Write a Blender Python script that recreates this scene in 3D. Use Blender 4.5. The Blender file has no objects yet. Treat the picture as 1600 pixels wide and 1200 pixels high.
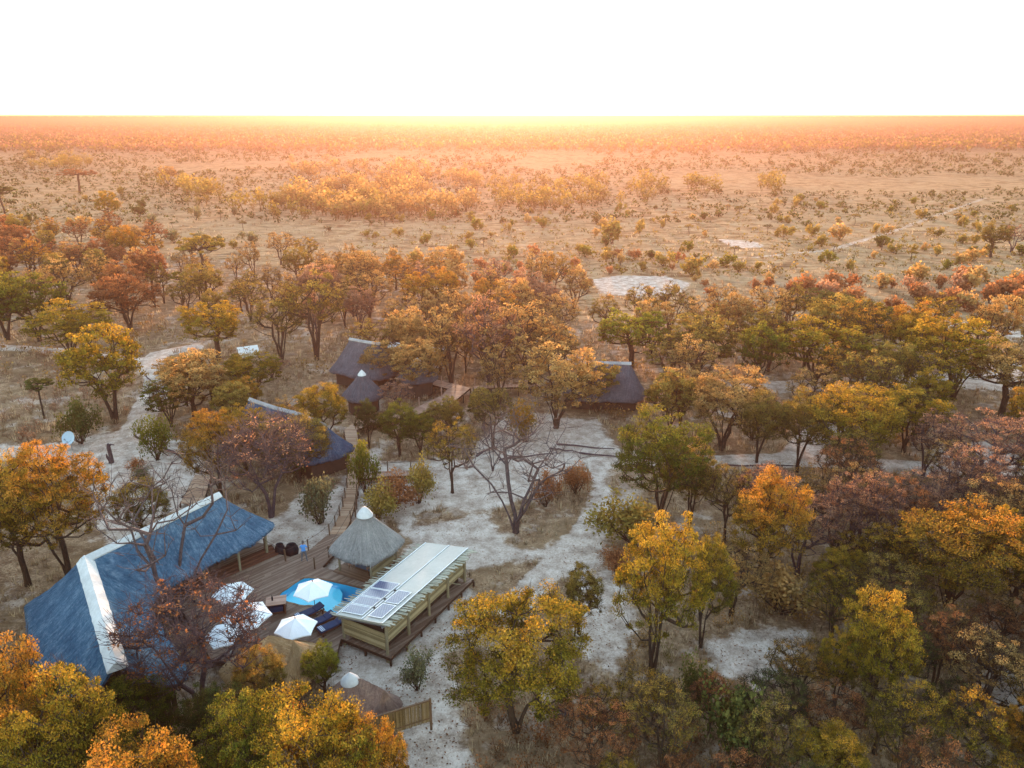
import bpy, bmesh, math, random
import numpy as np
from mathutils import Vector, Matrix, noise as mnoise

R = random.Random(7)
NP = np.random.default_rng(11)
C = bpy.context.scene.collection
rad = math.radians

# ------------------------------------------------------------------ camera
F, PITCH, CAMH = 1200.0, rad(19.2), 33.0
sc = bpy.context.scene
cam_d = bpy.data.cameras.new("camera"); cam = bpy.data.objects.new("camera", cam_d); C.objects.link(cam)
cam.location = (0, 0, CAMH); cam.rotation_euler = (rad(90) - PITCH, 0, 0)
cam_d.sensor_width = 36; cam_d.lens = 27; cam_d.clip_start = 0.5; cam_d.clip_end = 30000
sc.camera = cam

# ------------------------------------------------------------------ sky, sun, exposure
SUN_EL, SUN_AZ = rad(5.0), rad(-1.2)          # azimuth measured from +Y towards +X
w = bpy.data.worlds.new("World"); sc.world = w; w.use_nodes = True
nt = w.node_tree; bg = nt.nodes["Background"]
sky = nt.nodes.new("ShaderNodeTexSky"); sky.sky_type = 'NISHITA'; sky.sun_disc = False
sky.sun_elevation = SUN_EL; sky.sun_rotation = SUN_AZ
sky.altitude = 900; sky.air_density = 1.0; sky.dust_density = 0.2; sky.ozone_density = 0.35
nt.links.new(sky.outputs[0], bg.inputs[0]); bg.inputs[1].default_value = 0.15
sun_d = bpy.data.lights.new("sun", 'SUN'); sun_d.energy = 2.5; sun_d.angle = rad(4.0); sun_d.color = (1.0, 0.56, 0.32)
sun = bpy.data.objects.new("sun", sun_d); C.objects.link(sun)
sd = Vector((math.sin(SUN_AZ) * math.cos(SUN_EL), math.cos(SUN_AZ) * math.cos(SUN_EL), math.sin(SUN_EL)))
sun.rotation_euler = sd.to_track_quat('Z', 'Y').to_euler()
sc.view_settings.view_transform = 'Standard'; sc.view_settings.look = 'None'
sc.view_settings.exposure = 3.25; sc.view_settings.gamma = 1.0; sc.view_settings.use_curve_mapping = False
cy = sc.cycles
cy.max_bounces = 6; cy.diffuse_bounces = 3; cy.glossy_bounces = 2; cy.transmission_bounces = 4
cy.transparent_max_bounces = 8; cy.volume_bounces = 0; cy.use_denoising = True
cy.caustics_reflective = False; cy.caustics_refractive = False; cy.sample_clamp_indirect = 8

HAZE_DENSITY, HAZE_G = 0.00050, 0.62
HAZE_COL = (0.178, 0.100, 0.082)

# ------------------------------------------------------------------ plan helpers
cP, sP = math.cos(PITCH), math.sin(PITCH)
def G(px, py, z=0.0):
    u = (px - 800) / F; v = (600 - py) / F
    dy = cP + v * sP; dz = -sP + v * cP
    t = (z - CAMH) / dz
    return (u * t, dy * t, z)
def proj(x, y, z):
    d = y * cP - (z - CAMH) * sP; up = y * sP + (z - CAMH) * cP
    return 800 + F * x / d, 600 - F * up / d
def depth(x, y, z=0): return y * cP - (z - CAMH) * sP
def zat(x, y, pytop):
    lo, hi = 0, 60
    for _ in range(40):
        m = (lo + hi) / 2
        if proj(x, y, m)[1] > pytop: lo = m
        else: hi = m
    return lo
def in_poly(px, py, poly):
    px = np.asarray(px, float); py = np.asarray(py, float)
    ins = np.zeros(px.shape, bool); n = len(poly)
    for i in range(n):
        x0, y0 = poly[i][:2]; x1, y1 = poly[(i + 1) % n][:2]
        if y0 == y1: continue
        c = ((y0 > py) != (y1 > py)) & (px < (x1 - x0) * (py - y0) / (y1 - y0) + x0)
        ins ^= c
    return ins
def seg_dist(px, py, pts, closed):
    d = np.full(px.shape, 1e9); n = len(pts)
    for i in range(n if closed else n - 1):
        x0, y0 = pts[i][:2]; x1, y1 = pts[(i + 1) % n][:2]
        dx, dy = x1 - x0, y1 - y0; L = dx * dx + dy * dy + 1e-9
        t = np.clip(((px - x0) * dx + (py - y0) * dy) / L, 0, 1)
        d = np.minimum(d, np.hypot(px - x0 - t * dx, py - y0 - t * dy))
    return d

# ------------------------------------------------------------------ object helpers
def tag(o, label=None, cat=None, group=None, kind=None):
    if label: o["label"] = label
    if cat: o["category"] = cat
    if group: o["group"] = group
    if kind: o["kind"] = kind
    return o
def thing(name, label, cat, loc=(0, 0, 0), rz=0.0, group=None):
    o = bpy.data.objects.new(name, None); C.objects.link(o)
    o.location = loc; o.rotation_euler = (0, 0, rz); o.empty_display_size = 0.3
    return tag(o, label, cat, group)
def link_mesh(name, me, parent=None, kind=None):
    o = bpy.data.objects.new(name, me); C.objects.link(o)
    if parent is not None: o.parent = parent
    if kind: o["kind"] = kind
    return o
def mesh_np(name, V, quads=None, tris=None, mat=None, attrs=None, smooth=False):
    me = bpy.data.meshes.new(name)
    V = np.asarray(V, np.float32).reshape(-1, 3)
    nq = 0 if quads is None else len(quads); ntr = 0 if tris is None else len(tris)
    me.vertices.add(len(V)); me.vertices.foreach_set("co", V.ravel())
    loops = []
    if nq: loops.append(np.asarray(quads, np.int32).ravel())
    if ntr: loops.append(np.asarray(tris, np.int32).ravel())
    loops = np.concatenate(loops)
    me.loops.add(len(loops)); me.loops.foreach_set("vertex_index", loops)
    me.polygons.add(nq + ntr)
    st = np.concatenate([np.arange(nq) * 4, nq * 4 + np.arange(ntr) * 3]).astype(np.int32)
    me.polygons.foreach_set("loop_start", st)
    if smooth: me.polygons.foreach_set("use_smooth", np.ones(nq + ntr, bool))
    me.update(calc_edges=True)
    for k, (dom, arr) in (attrs or {}).items():
        a = me.attributes.new(k, 'FLOAT', dom); a.data.foreach_set("value", np.asarray(arr, np.float32))
    if mat: me.materials.append(mat)
    return me

class MB:
    """collects boxes, tubes and polygons in one mesh"""
    def __init__(s): s.v = []; s.f = []
    def add(s, vs, fs):
        b = len(s.v); s.v += [tuple(p) for p in vs]; s.f += [tuple(i + b for i in f) for f in fs]
    def box(s, cx, cy_, cz, sx, sy, sz, rz=0.0):
        c, n = math.cos(rz), math.sin(rz); vs = []
        for z in (-.5, .5):
            for x, y in ((-.5, -.5), (.5, -.5), (.5, .5), (-.5, .5)):
                X, Y = x * sx, y * sy
                vs.append((cx + X * c - Y * n, cy_ + X * n + Y * c, cz + z * sz))
        s.add(vs, [(0, 3, 2, 1), (4, 5, 6, 7), (0, 1, 5, 4), (1, 2, 6, 5), (2, 3, 7, 6), (3, 0, 4, 7)])
    def bar(s, a, b, wd, ht=None, up=(0, 0, 1)):
        a = Vector(a); b = Vector(b); ht = ht or wd
        d = (b - a).normalized(); upv = Vector(up)
        if abs(d.dot(upv)) > .98: upv = Vector((1, 0, 0))
        sx = d.cross(upv).normalized() * wd / 2; sz = sx.cross(d).normalized() * ht / 2
        vs = [p + q for p in (a, b) for q in (-sx - sz, sx - sz, sx + sz, -sx + sz)]
        s.add(vs, [(0, 1, 2, 3), (7, 6, 5, 4), (0, 4, 5, 1), (1, 5, 6, 2), (2, 6, 7, 3), (3, 7, 4, 0)])
    def tube(s, pts, rs, n=7, cap=True):
        pts = [Vector(p) for p in pts]
        if not isinstance(rs, (list, tuple)): rs = [rs] * len(pts)
        b = len(s.v); prev = None
        for i, p in enumerate(pts):
            d = (pts[min(i + 1, len(pts) - 1)] - pts[max(i - 1, 0)]).normalized()
            if prev is None:
                a = d.cross(Vector((0, 0, 1)))
                if a.length < .05: a = Vector((1, 0, 0))
                a.normalize()
            else:
                a = (prev - d * prev.dot(d)).normalized()
            prev = a; c = d.cross(a)
            for k in range(n):
                t = 2 * math.pi * k / n
                s.v.append(tuple(p + (a * math.cos(t) + c * math.sin(t)) * rs[i]))
        for i in range(len(pts) - 1):
            for k in range(n):
                k2 = (k + 1) % n
                s.f.append((b + i * n + k, b + i * n + k2, b + (i + 1) * n + k2, b + (i + 1) * n + k))
        if cap:
            s.f.append(tuple(b + k for k in range(n))[::-1]); e = b + (len(pts) - 1) * n
            s.f.append(tuple(e + k for k in range(n)))
    def lathe(s, prof, n=16, o=(0, 0, 0)):
        b = len(s.v)
        for r, z in prof:
            for k in range(n):
                t = 2 * math.pi * k / n
                s.v.append((o[0] + r * math.cos(t), o[1] + r * math.sin(t), o[2] + z))
        for i in range(len(prof) - 1):
            for k in range(n):
                k2 = (k + 1) % n
                s.f.append((b + i * n + k, b + i * n + k2, b + (i + 1) * n + k2, b + (i + 1) * n + k))
    def mesh(s, name, mat, smooth=False):
        me = bpy.data.meshes.new(name); me.from_pydata(s.v, [], s.f); me.update()
        if smooth: me.polygons.foreach_set("use_smooth", [True] * len(me.polygons))
        me.materials.append(mat); return me
    def build(s, name, mat, parent=None, kind=None, smooth=False):
        return link_mesh(name, s.mesh(name, mat, smooth), parent, kind)

# ------------------------------------------------------------------ materials
class NT:
    def __init__(s, name):
        s.m = bpy.data.materials.new(name); s.m.use_nodes = True; s.t = s.m.node_tree; s.t.nodes.clear()
        s.out = s.t.nodes.new("ShaderNodeOutputMaterial")
    def n(s, typ, props=None, **kw):
        nd = s.t.nodes.new(typ)
        for k, v in (props or {}).items(): setattr(nd, k, v)
        for k, v in kw.items():
            key = int(k[1:]) if k[0] == '_' and k[1:].isdigit() else k.replace('__', ' ')
            s.set(nd.inputs[key], v)
        return nd
    def set(s, sock, v):
        if isinstance(v, bpy.types.NodeSocket): s.t.links.new(v, sock)
        elif isinstance(v, bpy.types.Node): s.t.links.new(v.outputs[0], sock)
        elif isinstance(v, tuple) and len(v) == 3 and sock.type == 'RGBA': sock.default_value = (*v, 1)
        else: sock.default_value = v
    def math(s, op, a, b=0.0, c=None, clamp=False):
        nd = s.t.nodes.new("ShaderNodeMath"); nd.operation = op; nd.use_clamp = clamp
        s.set(nd.inputs[0], a); s.set(nd.inputs[1], b)
        if c is not None: s.set(nd.inputs[2], c)
        return nd.outputs[0]
    def mix(s, f, a, b, blend='MIX'):
        nd = s.t.nodes.new("ShaderNodeMix"); nd.data_type = 'RGBA'; nd.blend_type = blend
        s.set(nd.inputs[0], f); s.set(nd.inputs[6], a); s.set(nd.inputs[7], b)
        return nd.outputs[2]
    def noise(s, vec, scale, det=3, rough=.55, dist=0.0):
        nd = s.t.nodes.new("ShaderNodeTexNoise")
        s.set(nd.inputs['Vector'], vec); nd.inputs['Scale'].default_value = scale
        nd.inputs['Detail'].default_value = det; nd.inputs['Roughness'].default_value = rough
        nd.inputs['Distortion'].default_value = dist
        return nd.outputs[0]
    def mapv(s, vec, scale=(1, 1, 1), rot=(0, 0, 0)):
        nd = s.t.nodes.new("ShaderNodeMapping"); s.set(nd.inputs[0], vec)
        nd.inputs['Scale'].default_value = scale; nd.inputs['Rotation'].default_value = rot
        return nd.outputs[0]
    def smooth(s, v, a, b):
        nd = s.t.nodes.new("ShaderNodeMapRange"); nd.interpolation_type = 'SMOOTHSTEP'
        s.set(nd.inputs[0], v); nd.inputs[1].default_value = a; nd.inputs[2].default_value = b
        return nd.outputs[0]
    def ramp(s, v, stops):
        nd = s.t.nodes.new("ShaderNodeValToRGB"); s.set(nd.inputs[0], v)
        el = nd.color_ramp.elements
        while len(el) < len(stops): el.new(.5)
        for e, (p, c) in zip(el, stops): e.position = p; e.color = (*c, 1)
        return nd.outputs[0]
    def obj(s): return s.t.nodes.new("ShaderNodeTexCoord").outputs['Object']
    def pos(s): return s.t.nodes.new("ShaderNodeNewGeometry").outputs['Position']
    def bump(s, h, st=.5, dist=.05):
        nd = s.t.nodes.new("ShaderNodeBump"); s.set(nd.inputs['Height'], h)
        nd.inputs['Strength'].default_value = st; nd.inputs['Distance'].default_value = dist
        return nd.outputs[0]
    def bsdf(s, col, rough=.8, bump=None, spec=.3, metal=0.0, **kw):
        b = s.t.nodes.new("ShaderNodeBsdfPrincipled"); s.set(b.inputs['Base Color'], col)
        s.set(b.inputs['Roughness'], rough); b.inputs['Specular IOR Level'].default_value = spec
        b.inputs['Metallic'].default_value = metal
        if bump is not None: s.set(b.inputs['Normal'], bump)
        s.t.links.new(b.outputs[0], s.out.inputs[0]); return b
    def done(s): return s.m

def simple(name, col, rough=.7, var=.15, scale=6.0, spec=.3, metal=0.0, bump=.2, stretch=(1, 1, 1)):
    t = NT(name); o = t.mapv(t.obj(), stretch); a = t.noise(o, scale, 4); b = t.noise(o, scale * 5, 3)
    f = t.math('ADD', t.math('MULTIPLY', a, .6), t.math('MULTIPLY', b, .4))
    f = t.math('MULTIPLY_ADD', t.math('SUBTRACT', f, .5), var * 5, 1.0)
    oi = t.n("ShaderNodeObjectInfo")
    f = t.math('MULTIPLY', f, t.math('MULTIPLY_ADD', oi.outputs['Random'], var * .6, 1 - var * .3))
    c = t.mix(1.0, col, t.n("ShaderNodeCombineColor", _0=f, _1=f, _2=f).outputs[0], 'MULTIPLY')
    t.bsdf(c, rough, t.bump(b, bump, .02), spec, metal); return t.done()

def wood(name, c1, c2, rough=.65, ang=0.0):
    """weathered timber: grain along local X of the piece, tone changes piece by piece"""
    t = NT(name); g = t.n("ShaderNodeNewGeometry")
    isl = g.outputs['Random Per Island']
    o = t.mapv(t.obj(), (1, 1, 1), (0, 0, -ang)); o = t.mapv(o, (1.2, 14, 14))
    a = t.noise(o, 2.2, 4, .6, .4); b = t.noise(t.obj(), .7, 3)
    f = t.math('ADD', t.math('MULTIPLY', a, .5), t.math('ADD', t.math('MULTIPLY', isl, .45), t.math('MULTIPLY', b, .35)))
    c = t.ramp(f, [(.25, tuple(x * .7 for x in c1)), (.6, c1), (.95, c2)])
    t.bsdf(c, rough, t.bump(a, .3, .01), .25); return t.done()

def thatch_mat(name, c1, c2, c3):
    t = NT(name); su = t.n("ShaderNodeAttribute", dict(attribute_name="su")).outputs['Fac']; tv = t.n("ShaderNodeAttribute", dict(attribute_name="tv")).outputs['Fac']
    v = t.n("ShaderNodeCombineXYZ", _0=t.math('MULTIPLY', su, 1.0), _1=t.math('MULTIPLY', tv, .22)).outputs[0]
    a = t.noise(v, 5.0, 4, .75, .3); b = t.noise(t.obj(), .8, 5, .65); d = t.noise(t.n("ShaderNodeCombineXYZ", _0=su, _1=tv).outputs[0], 6.5, 4, .75)
    f = t.math('ADD', t.math('MULTIPLY', a, .42), t.math('ADD', t.math('MULTIPLY', b, .28), t.math('MULTIPLY', d, .30)))
    c = t.ramp(f, [(.38, c1), (.50, c2), (.62, c3)])
    t.bsdf(c, .95, t.bump(t.math('ADD', a, d), 1.0, .16), .06); return t.done()

M = {}
M['deck'] = wood("weathered_deck_timber", (.17, .10, .068), (.30, .21, .155), .6, rad(48))
M['deck_warm'] = wood("brown_deck_timber", (.15, .075, .04), (.25, .15, .09), .6, rad(-29))
M['walk'] = wood("boardwalk_timber", (.32, .185, .11), (.46, .31, .21), .7)
M['darkwood'] = wood("dark_brown_timber", (.045, .022, .013), (.085, .045, .028))
M['redwood'] = wood("red_brown_timber", (.10, .035, .02), (.17, .07, .04))
M['tabletop'] = wood("pinkish_table_timber", (.34, .19, .13), (.46, .29, .22))
M['post'] = wood("brown_pole", (.10, .055, .03), (.19, .115, .07))
M['pole'] = wood("pale_round_pole", (.21, .17, .10), (.34, .29, .19))
M['lath'] = wood("yellow_green_lath", (.25, .18, .085), (.50, .39, .21))
M['reed'] = wood("grey_green_reed", (.31, .29, .22), (.56, .51, .41))
M['screen'] = wood("brown_reed_screen", (.13, .085, .035), (.26, .18, .09))
M['thatch_blue'] = thatch_mat("blue_grey_thatch", (.022, .065, .120), (.062, .135, .22), (.18, .27, .36))
M['thatch_dark'] = thatch_mat("dark_blue_thatch", (.02, .04, .08), (.04, .075, .13), (.10, .14, .20))
M['cap_dull'] = simple("weathered_ridge_cement", (.30, .29, .29), .95, .3, 1.3, bump=.6, spec=.0)
M['thatch_grey'] = thatch_mat("grey_thatch", (.16, .15, .145), (.27, .26, .25), (.42, .39, .36))
M['thatch_tan'] = thatch_mat("straw_thatch", (.24, .14, .07), (.42, .27, .14), (.55, .38, .22))
M['thatch_pink'] = thatch_mat("brown_pink_thatch", (.17, .10, .08), (.28, .18, .145), (.42, .28, .2))
M['thatch_far'] = thatch_mat("slate_thatch", (.05, .050, .06), (.085, .085, .10), (.14, .135, .15))
M['cap'] = simple("pale_ridge_cement", (.50, .50, .50), .95, .22, 1.1, bump=.6, spec=.05)
M['canvas'] = simple("white_canvas", (.80, .81, .83), .8, .03, 2)
M['tent'] = simple("cream_canvas", (.62, .55, .43), .85, .06, 2)
M['navy'] = simple("navy_cushion", (.018, .04, .105), .75, .12, 4)
M['towel'] = simple("blue_white_towel", (.55, .60, .72), .9, .08, 8)
M['black'] = simple("black_glazed_clay", (.010, .012, .017), .6, .2, 5, spec=.1)
M['steel'] = simple("grey_steel", (.30, .31, .33), .4, .08, 5, metal=.7)
M['sheet'] = simple("translucent_roof_sheet", (.44, .42, .38), .6, .12, .8, spec=.4, bump=.2)
M['alu'] = simple("aluminium_rail", (.70, .72, .74), .4, .04, 4, metal=.3)
M['dish'] = simple("pale_blue_dish", (.34, .46, .56), .5, .05, 3)
M['rope'] = simple("dark_rope", (.04, .03, .025), .9)
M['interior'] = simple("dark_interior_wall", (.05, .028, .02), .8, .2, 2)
M['stone'] = simple("pale_plaster", (.42, .40, .38), .9)
M['pink'] = simple("pink_cloth", (.55, .30, .42), .9)
M['white'] = simple("white_paint", (.75, .75, .76), .5, .03)
M['red'] = simple("red_cushion", (.22, .05, .03), .8)
M['bluecloth'] = simple("slate_blue_cloth", (.07, .11, .16), .85)

def panel_mat():
    t = NT("solar_cells"); o = t.obj()
    br = t.n("ShaderNodeTexBrick", dict(offset=0.0), Vector=o, Scale=1.0)
    br.inputs['Color1'].default_value = (.045, .06, .125, 1); br.inputs['Color2'].default_value = (.055, .065, .14, 1)
    br.inputs['Mortar'].default_value = (.22, .24, .30, 1); br.inputs['Mortar Size'].default_value = .006
    br.inputs['Brick Width'].default_value = .16; br.inputs['Row Height'].default_value = .16
    t.bsdf(br.outputs[0], .18, None, .6); return t.done()
M['cells'] = panel_mat()

def bark(name, c1, c2):
    t = NT(name); a = t.noise(t.mapv(t.obj(), (3, 3, .7)), 4, 4, .7)
    t.bsdf(t.ramp(a, [(.3, c1), (.7, c2)]), .9, t.bump(a, .6, .04), .1); return t.done()
M['bark'] = bark("brown_bark", (.018, .012, .009), (.065, .045, .034))
M['bark_dead'] = bark("grey_dead_bark", (.028, .020, .022), (.12, .09, .092))
M['bark_purple'] = bark("purple_brown_bark", (.028, .018, .022), (.10, .07, .078))

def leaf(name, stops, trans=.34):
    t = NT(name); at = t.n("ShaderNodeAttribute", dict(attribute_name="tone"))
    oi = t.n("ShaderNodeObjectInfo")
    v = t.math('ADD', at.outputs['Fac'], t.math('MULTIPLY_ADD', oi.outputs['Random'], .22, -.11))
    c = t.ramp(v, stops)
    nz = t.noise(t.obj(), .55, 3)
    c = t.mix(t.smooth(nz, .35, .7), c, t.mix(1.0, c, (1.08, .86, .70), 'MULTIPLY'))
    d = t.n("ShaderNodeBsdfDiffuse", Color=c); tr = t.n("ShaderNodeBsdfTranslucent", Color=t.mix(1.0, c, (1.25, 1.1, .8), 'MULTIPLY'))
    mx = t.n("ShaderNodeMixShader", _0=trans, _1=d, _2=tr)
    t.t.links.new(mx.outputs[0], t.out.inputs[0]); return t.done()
LEAF = {  # low leaves dark, tops bright: autumn colour with some painted light
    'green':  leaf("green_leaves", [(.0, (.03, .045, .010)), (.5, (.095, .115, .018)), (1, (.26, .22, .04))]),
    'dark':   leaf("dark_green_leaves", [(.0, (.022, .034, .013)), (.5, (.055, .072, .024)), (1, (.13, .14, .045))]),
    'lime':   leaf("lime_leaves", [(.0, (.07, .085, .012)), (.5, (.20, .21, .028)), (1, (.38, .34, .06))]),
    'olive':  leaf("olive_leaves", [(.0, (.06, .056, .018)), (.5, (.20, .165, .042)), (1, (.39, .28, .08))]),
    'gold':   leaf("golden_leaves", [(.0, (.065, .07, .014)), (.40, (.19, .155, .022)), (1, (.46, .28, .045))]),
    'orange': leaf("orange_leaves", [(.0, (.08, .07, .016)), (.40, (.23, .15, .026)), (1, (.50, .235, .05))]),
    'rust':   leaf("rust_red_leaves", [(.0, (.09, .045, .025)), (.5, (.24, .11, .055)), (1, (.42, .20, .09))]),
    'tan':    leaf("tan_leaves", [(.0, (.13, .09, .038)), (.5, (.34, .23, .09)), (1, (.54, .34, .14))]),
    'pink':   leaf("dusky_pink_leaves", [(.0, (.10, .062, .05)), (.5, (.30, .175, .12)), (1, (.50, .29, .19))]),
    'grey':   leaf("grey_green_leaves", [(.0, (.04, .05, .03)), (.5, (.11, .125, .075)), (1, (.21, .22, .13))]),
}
def grass_mat():
    t = NT("dry_grass_blades"); at = t.n("ShaderNodeAttribute", dict(attribute_name="tone"))
    c = t.ramp(at.outputs['Fac'], [(0, (.09, .05, .03)), (.45, (.28, .19, .11)), (1, (.58, .44, .28))])
    d = t.n("ShaderNodeBsdfDiffuse", Color=c); tr = t.n("ShaderNodeBsdfTranslucent", Color=c)
    t.t.links.new(t.n("ShaderNodeMixShader", _0=.3, _1=d, _2=tr).outputs[0], t.out.inputs[0]); return t.done()
M['grass'] = grass_mat()

# ------------------------------------------------------------------ ground plan (world polygons)
def PW(pts, z=0): return [G(x, y, z)[:2] for x, y in pts]
SAND = [PW(p) for p in [
    [(640, 850), (610, 800), (650, 775), (735, 765), (742, 700), (790, 640), (850, 646), (930, 655), (965, 700), (950, 745),
     (962, 800), (935, 870), (930, 905), (880, 900), (830, 935), (770, 950), (725, 985), (690, 1020), (712, 1110), (738, 1215),
     (640, 1230), (618, 1120), (520, 1070), (520, 1010), (620, 900)],
    [(375, 870), (400, 820), (450, 800), (470, 770), (525, 770), (560, 700), (590, 700), (600, 840), (620, 900), (520, 930), (430, 900)],
    [(-60, 690), (60, 694), (190, 672), (300, 690), (320, 740), (330, 800), (260, 800), (180, 860), (150, 800), (110, 735), (40, 715), (-60, 715)],
    [(560, 725), (690, 715), (760, 725), (740, 800), (640, 820), (590, 800)],
    [(925, 437), (960, 430), (1040, 431), (1080, 443), (1060, 458), (1000, 463), (940, 456)],
    [(1120, 373), (1180, 378), (1195, 386), (1150, 388)],
    [(1105, 1000), (1170, 985), (1260, 985), (1245, 1030), (1180, 1070), (1110, 1040)],
    [(1500, 590), (1560, 560), (1620, 575), (1580, 610), (1500, 606)],
    [(1450, 700), (1540, 690), (1620, 720), (1600, 760), (1480, 740)],
    [(1540, 1050), (1640, 1030), (1640, 1110), (1550, 1100)],
    [(1400, 505), (1500, 515), (1600, 530), (1600, 520), (1500, 500)],
    [(900, 900), (960, 890), (1000, 960), (960, 1050), (900, 1010)],
]]
PATHS = [(PW([(228, 700), (212, 672), (226, 640), (244, 610), (246, 585), (232, 566), (250, 550), (300, 541)]), 1.5),
         (PW([(-80, 533), (0, 540), (90, 546), (160, 556), (232, 562)]), 1.1),
         (PW([(860, 700), (960, 712), (1120, 720), (1250, 716), (1400, 728), (1500, 735), (1640, 752)]), 1.5),
         (PW([(1130, 600), (1190, 604), (1330, 598), (1480, 590), (1600, 584)]), 2.0),
         (PW([(1240, 716), (1275, 680), (1300, 660)]), 1.6),
         (PW([(800, 950), (850, 900), (905, 840), (935, 800), (975, 780)]), 1.0)]
TRACKS = [(PW([(1060, 400), (1180, 402), (1300, 390), (1400, 360), (1470, 335), (1540, 310)]), 1.3)]
GRASS_ISLES = [PW(p) for p in [[(760, 800), (850, 770), (915, 720), (925, 760), (905, 820), (840, 860), (790, 850)],
                               [(700, 905), (790, 880), (880, 870), (850, 910), (770, 940)],
                               [(640, 805), (690, 790), (745, 800), (700, 815), (650, 820)]]]
def sand_mask(x, y):
    x = np.asarray(x, float); y = np.asarray(y, float); s = np.zeros(x.shape)
    sel = (y > 20) & (y < 420) & (np.abs(x) < 320)
    xs, ys = x[sel], y[sel]; acc = np.zeros(xs.shape)
    for p in SAND:
        d = seg_dist(xs, ys, p, True); d = np.where(in_poly(xs, ys, p), d, -d)
        acc = np.maximum(acc, np.clip(d / 3.0 + .5, 0, 1))
    for p in GRASS_ISLES:
        d = seg_dist(xs, ys, p, True); d = np.where(in_poly(xs, ys, p), d, -d)
        acc = acc * (1 - .92 * np.clip(d / 2.0 + .6, 0, 1))
    for p, wd in PATHS:
        acc = np.maximum(acc, np.clip((wd - seg_dist(xs, ys, p, False)) / 1.0 + .6, 0, 1) * 1.15)
    for p, wd in TRACKS:
        acc = np.maximum(acc, 0.50 * np.clip((wd - seg_dist(xs, ys, p, False)) / 1.2 + .5, 0, 1))
    s[sel] = acc; return s
WOODS = [PW(p) for p in [
    [(-300, 400), (250, 395), (560, 430), (700, 470), (900, 500), (1200, 480), (1250, 500), (1900, 500), (2000, 1600), (-900, 1600)]]]
def litter_mask(x, y):
    d = np.where(in_poly(x, y, WOODS[0]), 1.0, 0.0); return d

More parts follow.
